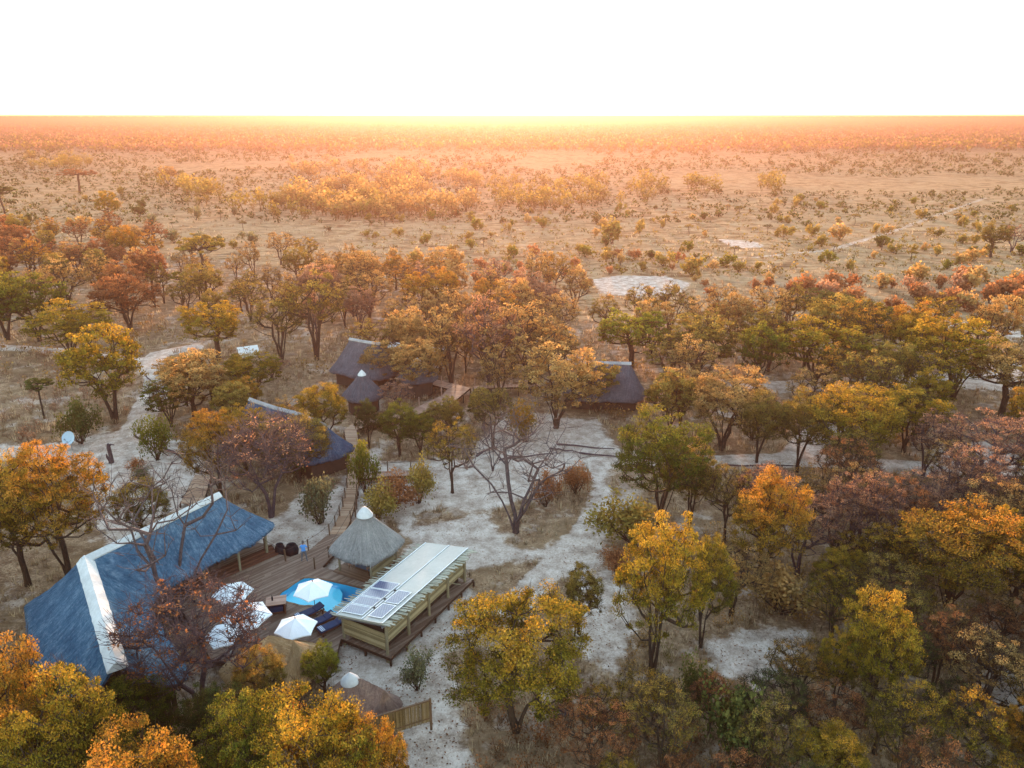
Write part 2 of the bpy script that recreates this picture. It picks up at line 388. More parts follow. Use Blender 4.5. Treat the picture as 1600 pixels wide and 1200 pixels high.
POOL = PW([(437, 929), (441, 925), (450, 919.5), (460, 912), (469.5, 906), (476, 903.3), (482.5, 902.7), (498, 904.5), (515, 908), (540, 913.5), (562, 919),
           (585, 927), (592, 937), (575, 954), (556, 961), (536, 962), (524, 961), (515, 958), (507, 954), (502, 951), (497, 947.5), (492, 946), (484, 945.3), (476, 946),
           (468, 945), (460, 942.5), (451, 940.5), (443.5, 938), (439, 934)], .6)
def build_ground():
    ys = [-260, -120, -40, 0, 14]; y = 22.0; dy = .32
    while y < 12000:
        ys.append(y); y += dy; dy = max(.32, .0085 * y ** 1.02) if y < 300 else dy * 1.045
    ys = np.array(ys); sx = np.linspace(-1, 1, 441); sx = np.sign(sx) * (.75 * np.abs(sx) + .25 * np.abs(sx) ** 3)
    half = np.where(ys < 22, 60, 1.05 * ys + 38)
    X = sx[None, :] * half[:, None]; Y = np.repeat(ys[:, None], len(sx), 1)
    Xf, Yf = X.ravel(), Y.ravel()
    sm = sand_mask(Xf, Yf)
    rel = np.zeros(Xf.shape)
    for k, (a, b, ph, am) in enumerate([(.09, .06, 0, .10), (.21, .27, 1.3, .06), (.6, .5, 2.1, .025), (.013, .017, .5, .35)]):
        rel += am * np.sin(Xf * a + ph + 1.7 * np.sin(Yf * b * .7)) * np.cos(Yf * b + ph * 2)
    near = np.clip((seg_dist(Xf, Yf, [(-27, 42), (-8, 45), (-10, 52)], False) - 10) / 12, 0, 1)
    Z = rel * near * (1 - .7 * sm) - .12 * (sm > .6) * near * 0
    Z = np.where(Yf > 400, Z * 2, Z)
    nx, ny = len(sx), len(ys)
    idx = np.arange(nx * ny).reshape(ny, nx)
    q = np.stack([idx[:-1, :-1], idx[:-1, 1:], idx[1:, 1:], idx[1:, :-1]], -1).reshape(-1, 4)
    inside = in_poly(Xf, Yf, POOL); q = q[~inside[q].any(1)]
    t = NT("savanna_ground"); p = t.pos()
    sa = t.n("ShaderNodeAttribute", dict(attribute_name="sand")).outputs['Fac']
    li = t.n("ShaderNodeAttribute", dict(attribute_name="litter")).outputs['Fac']
    fo = t.n("ShaderNodeAttribute", dict(attribute_name="forest")).outputs['Fac']
    n0 = t.noise(p, .028, 4, .6); n1 = t.noise(p, .16, 5, .6, .6); n2 = t.noise(p, .75, 6, .65); n3 = t.noise(p, 5.5, 4, .7)
    n4 = t.noise(t.mapv(p, (.35, 1.3, 1)), .45, 6, .75)
    grass = t.ramp(t.math('ADD', t.math('MULTIPLY', n1, .45), t.math('MULTIPLY', n4, .55)),
                   [(.40, (.12, .072, .04)), (.48, (.27, .172, .092)), (.56, (.40, .27, .155))])
    grass = t.mix(t.smooth(n0, .42, .62), grass, t.mix(.55, grass, (.35, .24, .14)))
    grass = t.mix(t.smooth(n2, .52, .68), grass, t.mix(.5, grass, (.13, .075, .045)))
    lit = t.ramp(t.math('ADD', t.math('MULTIPLY', n2, .55), t.math('MULTIPLY', n3, .45)),
                 [(.38, (.08, .045, .028)), (.49, (.20, .12, .072)), (.60, (.40, .275, .17))])
    lf = t.math('MULTIPLY', li, t.smooth(t.math('ADD', n1, t.math('MULTIPLY', n2, .4)), .52, .80))
    base = t.mix(t.math('MULTIPLY_ADD', lf, .55, t.math('MULTIPLY', li, .40)), grass, lit)
    base = t.mix(fo, base, t.ramp(n1, [(.3, (.07, .042, .028)), (.7, (.14, .09, .06))]))
    sand = t.ramp(t.math('ADD', t.math('MULTIPLY', n3, .35), t.math('MULTIPLY', n2, .65)),
                  [(.38, (.27, .20, .155)), (.50, (.46, .365, .30)), (.62, (.64, .54, .465))])
    spk = t.smooth(t.noise(p, 9, 3, .6), .60, .66)
    sand = t.mix(t.math('MULTIPLY', spk, .55), sand, (.15, .10, .08))
    sf = t.smooth(t.math('ADD', sa, t.math('ADD', t.math('MULTIPLY', n2, 1.1), t.math('MULTIPLY', n1, .5))), 1.12, 1.42)
    pale = t.math('MULTIPLY', t.smooth(t.noise(p, .22, 6, .7), .53, .62), t.math('MULTIPLY_ADD', li, .34, .16))
    col = t.mix(pale, base, sand)
    col = t.mix(sf, col, sand)
    h = t.math('ADD', t.math('MULTIPLY', n2, .7), t.math('MULTIPLY', n3, .45))
    t.bsdf(col, 1.0, t.bump(h, .6, .16), 0.0)
    me = mesh_np("ground", np.stack([Xf, Yf, Z], 1), quads=q, mat=t.done(),
                 attrs={"sand": ('POINT', sm), "litter": ('POINT', litter_mask(Xf, Yf)),
                        "forest": ('POINT', np.clip((Yf - 780) / 250, 0, 1) * .9)}, smooth=True)
    link_mesh("ground", me, kind="structure")
build_ground()

# ------------------------------------------------------------------ haze (air)
def build_haze():
    mb = MB(); mb.box(0, 5600, 17.5, 15400, 14000, 40.0)
    m = bpy.data.materials.new("warm_haze"); m.use_nodes = True; t = m.node_tree; t.nodes.clear()
    out = t.nodes.new("ShaderNodeOutputMaterial"); v = t.nodes.new("ShaderNodeVolumePrincipled")
    v.inputs['Color'].default_value = (*HAZE_COL, 1); v.inputs['Density'].default_value = HAZE_DENSITY
    v.inputs['Anisotropy'].default_value = HAZE_G
    t.links.new(v.outputs[0], out.inputs['Volume'])
    mb.build("haze", m, kind="stuff")
build_haze()

# ------------------------------------------------------------------ vegetation generators
def leaf_quads(Cn, size, upb=.55, aspect=1.5):
    n = len(Cn); nr = NP.normal(size=(n, 3)); nr[:, 2] += upb * 2.2 * np.sign(NP.random(n) - .12)
    nr /= np.linalg.norm(nr, axis=1)[:, None]
    a = NP.normal(size=(n, 3)); a -= nr * (a * nr).sum(1)[:, None]; a /= np.linalg.norm(a, axis=1)[:, None]
    b = np.cross(nr, a); s = (size * NP.uniform(.6, 1.35, n))[:, None] / 2
    V = np.stack([Cn - a * s * aspect, Cn - b * s + nr * s * .25, Cn + a * s * aspect, Cn + b * s + nr * s * .25], 1)
    return V.reshape(-1, 3), np.arange(n * 4).reshape(n, 4)
def seg_prisms(P0, P1, r0, r1, k=4):
    P0 = np.asarray(P0, float); P1 = np.asarray(P1, float); n = len(P0)
    d = P1 - P0; d /= (np.linalg.norm(d, axis=1)[:, None] + 1e-9)
    ref = np.tile([0.31, .95, .05], (n, 1)); a = np.cross(d, ref); a /= (np.linalg.norm(a, axis=1)[:, None] + 1e-9); b = np.cross(d, a)
    th = np.arange(k) * 2 * math.pi / k
    ring = a[:, None, :] * np.cos(th)[None, :, None] + b[:, None, :] * np.sin(th)[None, :, None]
    V = np.concatenate([P0[:, None, :] + ring * np.asarray(r0)[:, None, None], P1[:, None, :] + ring * np.asarray(r1)[:, None, None]], 1)
    base = (np.arange(n) * 2 * k)[:, None, None]
    i = np.arange(k); j = (i + 1) % k
    q = np.stack([i, j, j + k, i + k], -1)[None] + base
    return V.reshape(-1, 3), q.reshape(-1, 4)

def grow_tree(seed, H=10.0, Rr=4.6, style='d', nclump=85, leaves=11000, lsize=.17, k=4, twigs=7):
    rg = np.random.default_rng(seed)
    stems = 1 if style in 'du' and rg.random() < .2 else int(rg.integers(2, 6))
    if style == 'u': stems = 1
    if style == 'b': stems = 5
    nodes = [np.array([0, 0, -.25])]; par = [-1]
    def add(p, q): nodes.append(np.array(p, float)); par.append(q); return len(nodes) - 1
    fork = H * (.22 if style != 'u' else .5) * rg.uniform(.8, 1.2)
    for s in range(stems):
        an = 2 * math.pi * (s + rg.uniform(-.3, .3)) / stems; ln = (rg.uniform(.05, .28) if stems > 1 else .06) if style != 'b' else rg.uniform(.15, .42)
        q = 0
        top = H * (.62 if style != 'u' else .72) * rg.uniform(.85, 1.05)
        for i in range(1, 6):
            f = i / 5; z = top * f
            r = ln * H * f * (.6 + .5 * f)
            q = add([math.cos(an) * r + rg.normal(0, .09) * (1 + f), math.sin(an) * r + rg.normal(0, .09) * (1 + f), z], q)
    # clump centres in a flat-topped envelope
    cs = []
    lobes = [(rg.uniform(0, 2 * math.pi), rg.uniform(.75, 1.12)) for _ in range(5)]
    for i in range(nclump):
        an = rg.uniform(0, 2 * math.pi)
        rr = math.sqrt(rg.random()) ** .85
        lob = .60 + .40 * max(math.cos(an - l[0]) * l[1] for l in lobes)
        r = rr * Rr * lob
        if style == 'u': zt = H * (1 - .16 * rr ** 2); zb = H * (.80 - .06 * rr)
        elif style in 'bs' or style == 'p': zt = H * (1 - .30 * rr ** 2.2); zb = H * (.36 + .12 * rr)
        else: zt = H * (1 - .30 * rr ** 2.2 + .10 * math.sin(3 * an + seed) * rr); zb = H * (.25 + .18 * rr)
        f = rg.random() ** .62
        z = zb + (zt - zb) * f
        cs.append((math.cos(an) * r, math.sin(an) * r, z + rg.normal(0, .15)))
    cs = np.array(cs); order = np.argsort(np.hypot(cs[:, 0], cs[:, 1]) + .55 * cs[:, 2])
    tips = []
    for ci in order:
        c = cs[ci]; N = np.array(nodes); d = c - N; dist = np.linalg.norm(d, axis=1)
        bad = (N[:, 2] > c[2] - .1) * 2.5 + (N[:, 2] < fork * .8) * 6
        cost = dist + bad + np.maximum(0, .45 * np.hypot(d[:, 0], d[:, 1]) - d[:, 2]) * .6
        q = int(np.argmin(cost)); L = dist[q]; steps = max(1, int(L / .8)); p0 = N[q]
        for i in range(1, steps + 1):
            f = i / steps; p = p0 + (c - p0) * f
            p[2] += -.12 * L * math.sin(math.pi * f); p[:2] += rg.normal(0, .06 * L * math.sin(math.pi * f) + .01, 2)
            q = add(p, q)
        tips.append(q)
    n = len(nodes); cnt = np.zeros(n)
    for q in tips:
        while q != -1: cnt[q] += 1; q = par[q]
    N = np.array(nodes); P = np.array(par); rbase = H * (.026 if style != 'u' else .022) * (1.25 if stems == 1 else 1.0)
    rad_ = np.maximum(.018, rbase * (np.maximum(cnt, .5) / nclump) ** .5 * 1.05)
    I = np.arange(1, n)
    if style in 'bp':   # thin dead wood tapers further
        rad_ = np.maximum(.020, rbase * .9 * (np.maximum(cnt, .5) / nclump) ** .56)
    rp = np.minimum(rad_[P[I]], rad_[I] * 1.5)
    flare = np.where(P[I] == 0, 1.35, 1.0)
    V, Q = seg_prisms(N[P[I]], N[I], rp * flare, rad_[I], 5)
    # twigs
    T0, T1 = [], []
    for c in cs:
        for _ in range(twigs):
            v = rg.normal(size=3); v[2] = abs(v[2]) * .6 + .2; v /= np.linalg.norm(v)
            e = c + v * rg.uniform(.35, .95) * (1.25 if style in 'bp' else 1); T0.append(c); T1.append(e)
            if style in 'bp':
                v2 = v + rg.normal(0, .6, 3); T0.append(e); T1.append(e + v2 * rg.uniform(.2, .5))
    if T0:
        m = len(T0); V2, Q2 = seg_prisms(T0, T1, np.full(m, .020 if style in 'bp' else .014), np.full(m, .007), 3)
        Q2 = Q2 + len(V); V = np.concatenate([V, V2]); Q = np.concatenate([Q, Q2])
    # leaves
    LV = LQ = tone = None
    if leaves:
        per = rg.multinomial(leaves, np.ones(nclump) / nclump)
        if style in 'sp': per = (per * (rg.random(nclump) < .8)).astype(int)
        idx = np.repeat(np.arange(nclump), per); m = len(idx)
        cr = rg.uniform(.30, .85, nclump) * (Rr / 4.6) * (1.1 if style != 's' else 1.0)
        off = rg.normal(size=(m, 3)); off /= np.linalg.norm(off, axis=1)[:, None] + 1e-9
        off *= (rg.random(m) ** .45)[:, None]
        off *= np.stack([cr[idx], cr[idx], cr[idx] * (.42 if style != 'u' else .28)], 1)
        Cn = cs[idx] + off
        LV, LQ = leaf_quads(Cn, lsize)
        ct = rg.uniform(-.2, .2, nclump)[idx]
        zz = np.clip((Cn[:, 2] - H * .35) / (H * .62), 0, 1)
        tone = np.clip(.06 + .70 * zz ** 1.25 + ct + rg.normal(0, .12, m), 0, 1)  # brighter with crown height: autumn tips plus light on the tops put into colour
    return V, Q, LV, LQ, tone

def grow_bush(seed, H=1.6, Rr=1.1, leaves=1800, lsize=.10, stems=9, wig=.15):
    rg = np.random.default_rng(seed); P0, P1, r0, r1 = [], [], [], []; cs = []
    for s in range(stems):
        an = rg.uniform(0, 2 * math.pi); t = rg.uniform(.15, 1.0); p = np.array([rg.normal(0, .08), rg.normal(0, .08), -.1])
        e = np.array([math.cos(an) * Rr * t, math.sin(an) * Rr * t, H * rg.uniform(.55, .98) * (1 - .25 * t)])
        for i in range(3):
            q = p + (e - p) * (.45 if i < 2 else 1) + rg.normal(0, wig * .5, 3)
            P0.append(p); P1.append(q); r0.append(.03 * H * (1 - i * .28) * .7); r1.append(.03 * H * (.72 - i * .28) * .7 + .004); p = q
            if i: cs.append(p)
        for _ in range(4):
            q = p + rg.normal(0, .22, 3) + [0, 0, .1]; P0.append(p); P1.append(q); r0.append(.009); r1.append(.004); cs.append(q)
    V, Q = seg_prisms(P0, P1, r0, r1, 3)
    cs = np.array(cs); m = leaves; idx = rg.integers(0, len(cs), m)
    Cn = cs[idx] + rg.normal(0, .13 * Rr + .03, (m, 3)); Cn[:, 2] = np.maximum(Cn[:, 2], .04)
    LV, LQ = leaf_quads(Cn, lsize, .3)
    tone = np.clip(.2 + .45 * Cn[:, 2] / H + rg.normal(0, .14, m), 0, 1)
    return V, Q, LV, LQ, tone

PLACEHOLDER = LEAF['gold']
def variant(gen, name, H, Rr):
    V, Q, LV, LQ, tn = gen
    tr = mesh_np(name + "_wood", V, quads=Q, mat=M['bark'])
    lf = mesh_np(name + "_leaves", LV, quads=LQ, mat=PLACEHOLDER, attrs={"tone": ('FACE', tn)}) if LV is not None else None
    return dict(tr=tr, lf=lf, H=H, R=Rr)
VAR = {'dN': [], 'sN': [], 'dM': [], 'sM': [], 'uM': [], 'b': [], 'p': [], 'k': [], 'kM': [], 'v': []}
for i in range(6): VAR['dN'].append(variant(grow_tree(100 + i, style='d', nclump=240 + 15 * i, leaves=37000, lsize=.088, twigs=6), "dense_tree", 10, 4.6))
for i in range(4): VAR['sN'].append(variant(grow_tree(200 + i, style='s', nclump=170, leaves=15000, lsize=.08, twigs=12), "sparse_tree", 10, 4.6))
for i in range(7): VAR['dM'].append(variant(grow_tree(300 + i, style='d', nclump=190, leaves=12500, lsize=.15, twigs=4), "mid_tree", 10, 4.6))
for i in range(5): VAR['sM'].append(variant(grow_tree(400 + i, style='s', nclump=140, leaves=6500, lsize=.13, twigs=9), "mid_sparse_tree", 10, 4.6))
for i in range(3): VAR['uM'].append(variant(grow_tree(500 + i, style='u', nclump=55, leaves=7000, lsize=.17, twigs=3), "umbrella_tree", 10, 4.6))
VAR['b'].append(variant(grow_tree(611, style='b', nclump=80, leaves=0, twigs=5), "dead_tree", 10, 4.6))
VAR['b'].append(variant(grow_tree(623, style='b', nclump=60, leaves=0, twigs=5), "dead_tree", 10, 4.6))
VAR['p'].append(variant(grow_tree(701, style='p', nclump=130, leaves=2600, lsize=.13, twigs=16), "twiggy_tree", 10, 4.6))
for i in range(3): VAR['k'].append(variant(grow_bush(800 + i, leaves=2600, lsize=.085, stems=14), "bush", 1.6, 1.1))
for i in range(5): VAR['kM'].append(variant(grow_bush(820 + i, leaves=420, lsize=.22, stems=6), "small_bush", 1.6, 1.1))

COLWORD = dict(green="green", dark="dark green", lime="bright lime green", olive="olive green", gold="golden yellow", orange="orange topped",
               rust="rust red", tan="tan leaved", pink="dusky pink", grey="grey green")
PLACED = []      # (x, y, r)
TREECOUNT = {}
def place_tree(x, y, h, wd, style, col, label, name=None, group=None, seed=0, cat=None):
    D = math.hypot(x, y)
    near = D < 78
    key = {'d': 'dN' if near else 'dM', 's': 'sN' if near else 'sM', 'u': 'uM', 'b': 'b', 'p': 'p', 'k': 'k' if D < 110 else 'kM'}[style]
    rg = random.Random(int(x * 131 + y * 977) + seed)
    v = rg.choice(VAR[key]) if style not in 'bp' else VAR[key][seed % len(VAR[key])]
    nm = name or ({'k': 'bush', 'b': 'dead_tree'}.get(style, 'tree'))
    root = thing(nm, label, cat or {'k': 'bush'}.get(style, 'tree'), (x, y, 0), rg.uniform(0, 6.28), group)
    s = wd / (2 * v['R']); root.scale = (s, s * rg.uniform(.9, 1.1), h / v['H'])
    tr = link_mesh("branches" if style == 'k' else "trunk", v['tr'], root)
    bk = M['bark_dead'] if style == 'b' else (M['bark_purple'] if style == 'p' or col in ('pink',) else M['bark'])
    tr.material_slots[0].link = 'OBJECT'; tr.material_slots[0].material = bk
    if v['lf'] is not None:
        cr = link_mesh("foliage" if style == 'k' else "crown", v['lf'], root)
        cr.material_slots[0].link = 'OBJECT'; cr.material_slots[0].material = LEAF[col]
    PLACED.append((x, y, wd / 2)); TREECOUNT[nm] = TREECOUNT.get(nm, 0) + 1
    return root
def tree_px(bx, by, top, wpx, style, col, label, seed=0, name=None, cat=None):
    x, y, _ = G(bx, by); h = zat(x, y, top); h = max(.5, h)
    # the far side of the crown top reaches a little higher in the picture, the near side lower
    wd = wpx / (F / depth(x, y, h * .7))
    return place_tree(x, y, h, wd, style, col, label, seed=seed, name=name, cat=cat)

# ================================================================== the lodge
D1 = Vector((.481, .877, 0)); D2 = Vector((-.877, .481, 0))      # shed and gazebo axes
ANG1 = math.atan2(D1.y, D1.x)
DECKZ = .6

def strip_planks(poly, holes, ang, width=.14, gap=.012, z=DECKZ, th=.04, maxlen=3.6):
    """boards running along ang, cut to the polygon and round the holes"""
    mb = MB(); c, s = math.cos(ang), math.sin(ang)
    tr = lambda p: (p[0] * c + p[1] * s, -p[0] * s + p[1] * c)
    P = [tr(p) for p in poly]; Hs = [[tr(p) for p in h] for h in holes]
    def cross(pl, v):
        r = []
        for i in range(len(pl)):
            (x0, y0), (x1, y1) = pl[i], pl[(i + 1) % len(pl)]
            if (y0 > v) != (y1 > v): r.append(x0 + (v - y0) * (x1 - x0) / (y1 - y0))
        return sorted(r)
    def spans(v):
        a = cross(P, v); sp = [(a[i], a[i + 1]) for i in range(0, len(a) - 1, 2)]
        for h in Hs:
            b = cross(h, v)
            for j in range(0, len(b) - 1, 2):
                o = []
                for (p, q) in sp:
                    if b[j + 1] <= p or b[j] >= q: o.append((p, q)); continue
                    if b[j] > p: o.append((p, b[j]))
                    if b[j + 1] < q: o.append((b[j + 1], q))
                sp = o
        return sp
    v0 = min(p[1] for p in P); v1 = max(p[1] for p in P); v = v0 + .001; k = 0
    while v < v1:
        a, b = spans(v + gap), spans(v + width - gap)
        if len(a) != len(b): a = b = spans(v + width / 2)
        for (p, q), (p2, q2) in zip(a, b):
            L = max(q, q2) - min(p, p2); n = max(1, int(L / maxlen + .5)); cuts = [0] + [(i + R.uniform(-.3, .3)) / n for i in range(1, n)] + [1]
            for i in range(n):
                f0, f1 = cuts[i] + .004 / max(L, .1) * (i > 0), cuts[i + 1] - .004 / max(L, .1)
                dz = R.uniform(-.004, .004)
                u = [p + (q - p) * f0, p + (q - p) * f1, p2 + (q2 - p2) * f1, p2 + (q2 - p2) * f0]
                vv = [v + gap, v + gap, v + width - gap, v + width - gap]
                pts = [(x * c - y * s, x * s + y * c) for x, y in zip(u, vv)]
                vs = [(x, y, z + dz - th) for x, y in pts] + [(x, y, z + dz) for x, y in pts]
                mb.add(vs, [(0, 3, 2, 1), (4, 5, 6, 7), (0, 1, 5, 4), (1, 2, 6, 5), (2, 3, 7, 6), (3, 0, 4, 7)])
        v += width; k += 1
    return mb
def skirt(poly, z, mat, name, parent, h=None):
    mb = MB(); n = len(poly)
    for i in range(n):
        a = Vector((*poly[i], 0)); b = Vector((*poly[(i + 1) % n], 0))
        mb.bar((a.x, a.y, z - .14), (b.x, b.y, z - .14), .05, .18)
        L = (b - a).length; m = max(1, int(L / 1.6))
        for j in range(m):
            p = a.lerp(b, j / m); mb.box(p.x, p.y, (z - .2) / 2 - .1, .14, .14, z + .0)
    mb.build(name, mat, parent)

# --- pool outline (deck level)
def inset(poly, d):
    cx = sum(p[0] for p in poly) / len(poly); n = len(poly); out = []
    for i in range(n):
        a = Vector(poly[i - 1]); b = Vector(poly[i]); c = Vector(poly[(i + 1) % n])
        t = (c - a).normalized(); out.append(tuple(b + Vector((t.y, -t.x)) * d))
    return out
def area(p): return sum(p[i][0] * p[(i + 1) % len(p)][1] - p[(i + 1) % len(p)][0] * p[i][1] for i in range(len(p))) / 2
SG = -1 if area(POOL) > 0 else 1
POOL_OUT = inset(POOL, .16 * (1 if SG < 0 else -1))
if abs(area(POOL_OUT)) < abs(area(POOL)): POOL_OUT = inset(POOL, -.16 * (1 if SG < 0 else -1))

STEP_A = Vector((*G(436, 866, DECKZ)[:2], 0)); STEP_B = Vector((*G(345, 906, DECKZ)[:2], 0))
sdir = (STEP_B - STEP_A).normalized(); STEP_B = STEP_A + sdir * 8.2
snrm = Vector((-sdir.y, sdir.x, 0))
if snrm.x > 0: snrm = -snrm
shed_o = Vector((-7.95, 40.55, 0))
DK = [tuple((shed_o + D1 * 9.9 - D2 * .38)[:2]), tuple((shed_o - D1 * .15 - D2 * .38)[:2]), tuple((shed_o - D1 * .15 + D2 * 3.7)[:2]),
      G(524, 1030, DECKZ)[:2], G(440, 1052, DECKZ)[:2], G(330, 1030, DECKZ)[:2], tuple(STEP_B[:2]), tuple(STEP_A[:2]),
      G(455, 870, DECKZ)[:2], G(484, 859, DECKZ)[:2], G(513, 834, DECKZ)[:2], G(537, 836, DECKZ)[:2], G(527, 860, DECKZ)[:2], G(503, 886, DECKZ)[:2], G(534, 894, DECKZ)[:2]]
GZ = Vector((-10.95, 50.75, 0))            # gazebo centre
DKB = [tuple((GZ + a)[:2]) for a in (-D1 * 1.75 + D2 * 1.75, D1 * 1.9 + D2 * 1.75, D1 * 1.9 - D2 * 2.4)]
DK += DKB
deck = thing("pool_deck", "large timber sun deck around the turquoise pool", "deck", (0, 0, 0))
m1 = strip_planks(DK, [POOL_OUT], math.atan2(sdir.y, sdir.x)); m1.build("planks", M['deck'], deck, "stuff")
skirt(DK, DECKZ, M['darkwood'], "deck_frame", deck)
# round the pool a rim of curved boards
cp = MB(); n = len(POOL)
for i in range(n):
    j = (i + 1) % n; a, b, c_, d_ = POOL[i], POOL[j], POOL_OUT[j], POOL_OUT[i]
    z0, z1 = DECKZ - .04, DECKZ + .022
    cp.add([(*a, z0), (*b, z0), (*c_, z0), (*d_, z0), (*a, z1), (*b, z1), (*c_, z1), (*d_, z1)],
           [(3, 2, 1, 0), (4, 5, 6, 7), (0, 1, 5, 4), (1, 2, 6, 5), (2, 3, 7, 6), (3, 0, 4, 7)])
pool = thing("swimming_pool", "kidney shaped turquoise swimming pool with a pale shelf set in the deck", "pool", (0, 0, 0))
cp.build("rim", M['deck_warm'], pool)
def prism_walls(poly, z0, z1, mb, bottom=True):
    n = len(poly); b = len(mb.v)
    mb.v += [(*p, z0) for p in poly] + [(*p, z1) for p in poly]
    for i in range(n):
        j = (i + 1) % n; mb.f.append((b + i, b + n + i, b + n + j, b + j))
    if bottom: mb.f.append(tuple(range(b, b + n)))
lin = simple("pool_lining", (.30, .74, .86), .6, .04, 1.5, bump=.05)
lin2 = simple("pool_deep_lining", (.05, .46, .70), .6, .04, 1.5, bump=.05)
mb = MB(); prism_walls(POOL, -1.0, DECKZ - .03, mb); mb.build("basin", lin2, pool)
shelf = [p for p in POOL]; q1 = G(534, 922, 0.1)[:2]; q2 = G(533, 938, 0.1)[:2]; q3 = G(518, 957, .1)[:2]
ctr = (sum(p[0] for p in POOL) / n, sum(p[1] for p in POOL) / n)
SH = [tuple(Vector(POOL[i]).lerp(Vector(ctr), .05)) for i in (17, 18, 19, 20, 21, 22, 23, 24, 25, 26, 27, 28, 0, 1)] + \
     [G(457, 923, .15)[:2], G(480, 913, .15)[:2], G(505, 915, .15)[:2], G(530, 918, .15)[:2], G(535, 926, .15)[:2], G(533, 940, .15)[:2]]
mb = MB(); prism_walls(SH, -.98, .08, mb, False)
mb.f.append(tuple(range(len(SH), 2 * len(SH)))); mb.build("shelf", lin, pool)
t = NT("pool_water"); fr = t.n("ShaderNodeFresnel", IOR=1.12)
bmp = t.bump(t.noise(t.pos(), 2.6, 4, .6), .06, .02); t.set(fr.inputs['Normal'], bmp)
tb = t.n("ShaderNodeBsdfTransparent", Color=(.62, .93, .98)); gl = t.n("ShaderNodeBsdfGlossy", Roughness=.04); t.set(gl.inputs['Normal'], bmp)
t.t.links.new(t.n("ShaderNodeMixShader", _0=fr.outputs[0], _1=tb, _2=gl).outputs[0], t.out.inputs[0])
mb = MB(); mb.add([(*p, DECKZ - .12) for p in [tuple(Vector(q).lerp(Vector(ctr), -.004)) for q in POOL]], [tuple(range(n))])
mb.build("water", t.done(), pool)

# warm deck round the gazebo
W = [tuple((GZ + D1 * a + D2 * b)[:2]) for a, b in ((-1.9, 1.9), (-1.9, -1.9), (1.9, -1.9), (1.9, 1.9))]

# --- thatch lofts
def loft_roof(ridge, eave, pairs, parent, mat, name="thatch_roof", rows=16, sag=.06, thick=.22, sub=.35):
    """eave: list of (x,y,z); pairs: for each eave point its ridge point index (float)"""
    def rp(t):
        i = min(int(t), len(ridge) - 2) if len(ridge) > 1 else 0
        return Vector(ridge[0]) if len(ridge) == 1 else Vector(ridge[i]).lerp(Vector(ridge[i + 1]), t - i)
    E_, T_ = [], []
    for i in range(len(eave) - 1):
        a, b = Vector(eave[i]), Vector(eave[i + 1]); m = max(1, int((b - a).length / sub))
        for j in range(m):
            E_.append(a.lerp(b, j / m)); T_.append(pairs[i] + (pairs[i + 1] - pairs[i]) * j / m)
    E_.append(Vector(eave[-1])); T_.append(pairs[-1])
    # soften eave corners
    for _ in range(2):
        E_ = [E_[0]] + [(E_[i - 1] + E_[i] * 2 + E_[i + 1]) / 4 for i in range(1, len(E_) - 1)] + [E_[-1]]
    V = []; nc = len(E_); SU = []; TV = []; acc = 0.0; su = [0.0]
    for i in range(1, len(E_)): acc += (E_[i] - E_[i - 1]).length; su.append(acc)
    for r in range(rows + 1):
        f = r / rows
        for i in range(nc):
            a = rp(T_[i]); b = E_[i]; L = (b - a).length
            p = a.lerp(b, f); p.z -= math.sin(math.pi * f) * sag * L * .6
            nz = mnoise.noise(Vector((p.x * 1.4, p.y * 1.4, p.z * 1.4))) * .06 + mnoise.noise(Vector((p.x * 5, p.y * 5, p.z * 2))) * .025
            p.z += nz * (1 if r else 0)
            if r == rows: p.z += R.uniform(-.09, .06)
            V.append(tuple(p)); SU.append(su[i]); TV.append(f * L)
    for i in range(nc):     # thick cut edge
        p = Vector(V[rows * nc + i]); a = rp(T_[i]); d = (a - p); d.z = 0; d = d.normalized() * .12 if d.length else d
        V.append((p.x + d.x, p.y + d.y, p.z - thick))
    b2 = len(V)
    for i in range(nc):
        p = Vector(V[rows * nc + i]); a = rp(T_[i]).copy(); a.z -= thick * 1.4; V.append(tuple(a))
    Fq = []
    for r in range(rows + 1):
        for i in range(nc - 1):
            k = r * nc + i; Fq.append((k, k + nc, k + nc + 1, k + 1))
    for i in range(nc - 1):
        k = (rows + 1) * nc + i; Fq.append((k, b2 + i, b2 + i + 1, k + 1))
    me = bpy.data.meshes.new(name); me.from_pydata(V, [], Fq); me.update(); me.materials.append(mat)
    me.polygons.foreach_set("use_smooth", [True] * len(me.polygons))
    for k_, arr in (("su", SU + su + su), ("tv", TV + [0] * (2 * nc))):
        at_ = me.attributes.new(k_, 'FLOAT', 'POINT'); at_.data.foreach_set("value", np.array(arr, np.float32))
    o = link_mesh(name, me, parent)
    # straw ends along the eave
    s = MB()
    for i in range(nc - 1):
        for _ in range(5):
            f = R.random(); p = Vector(V[rows * nc + i]).lerp(Vector(V[rows * nc + i + 1]), f); q = Vector(V[(rows - 1) * nc + i]).lerp(Vector(V[(rows - 1) * nc + i + 1]), f)
            d = (p - q).normalized() * R.uniform(.05, .22); sd_ = Vector((-d.y, d.x, 0)).normalized() * .025
            s.add([tuple(p - sd_), tuple(p + sd_), tuple(p + d + Vector((0, 0, -.05)))], [(0, 1, 2)])
    s.build("straw_fringe", mat, parent, "stuff")
    return o
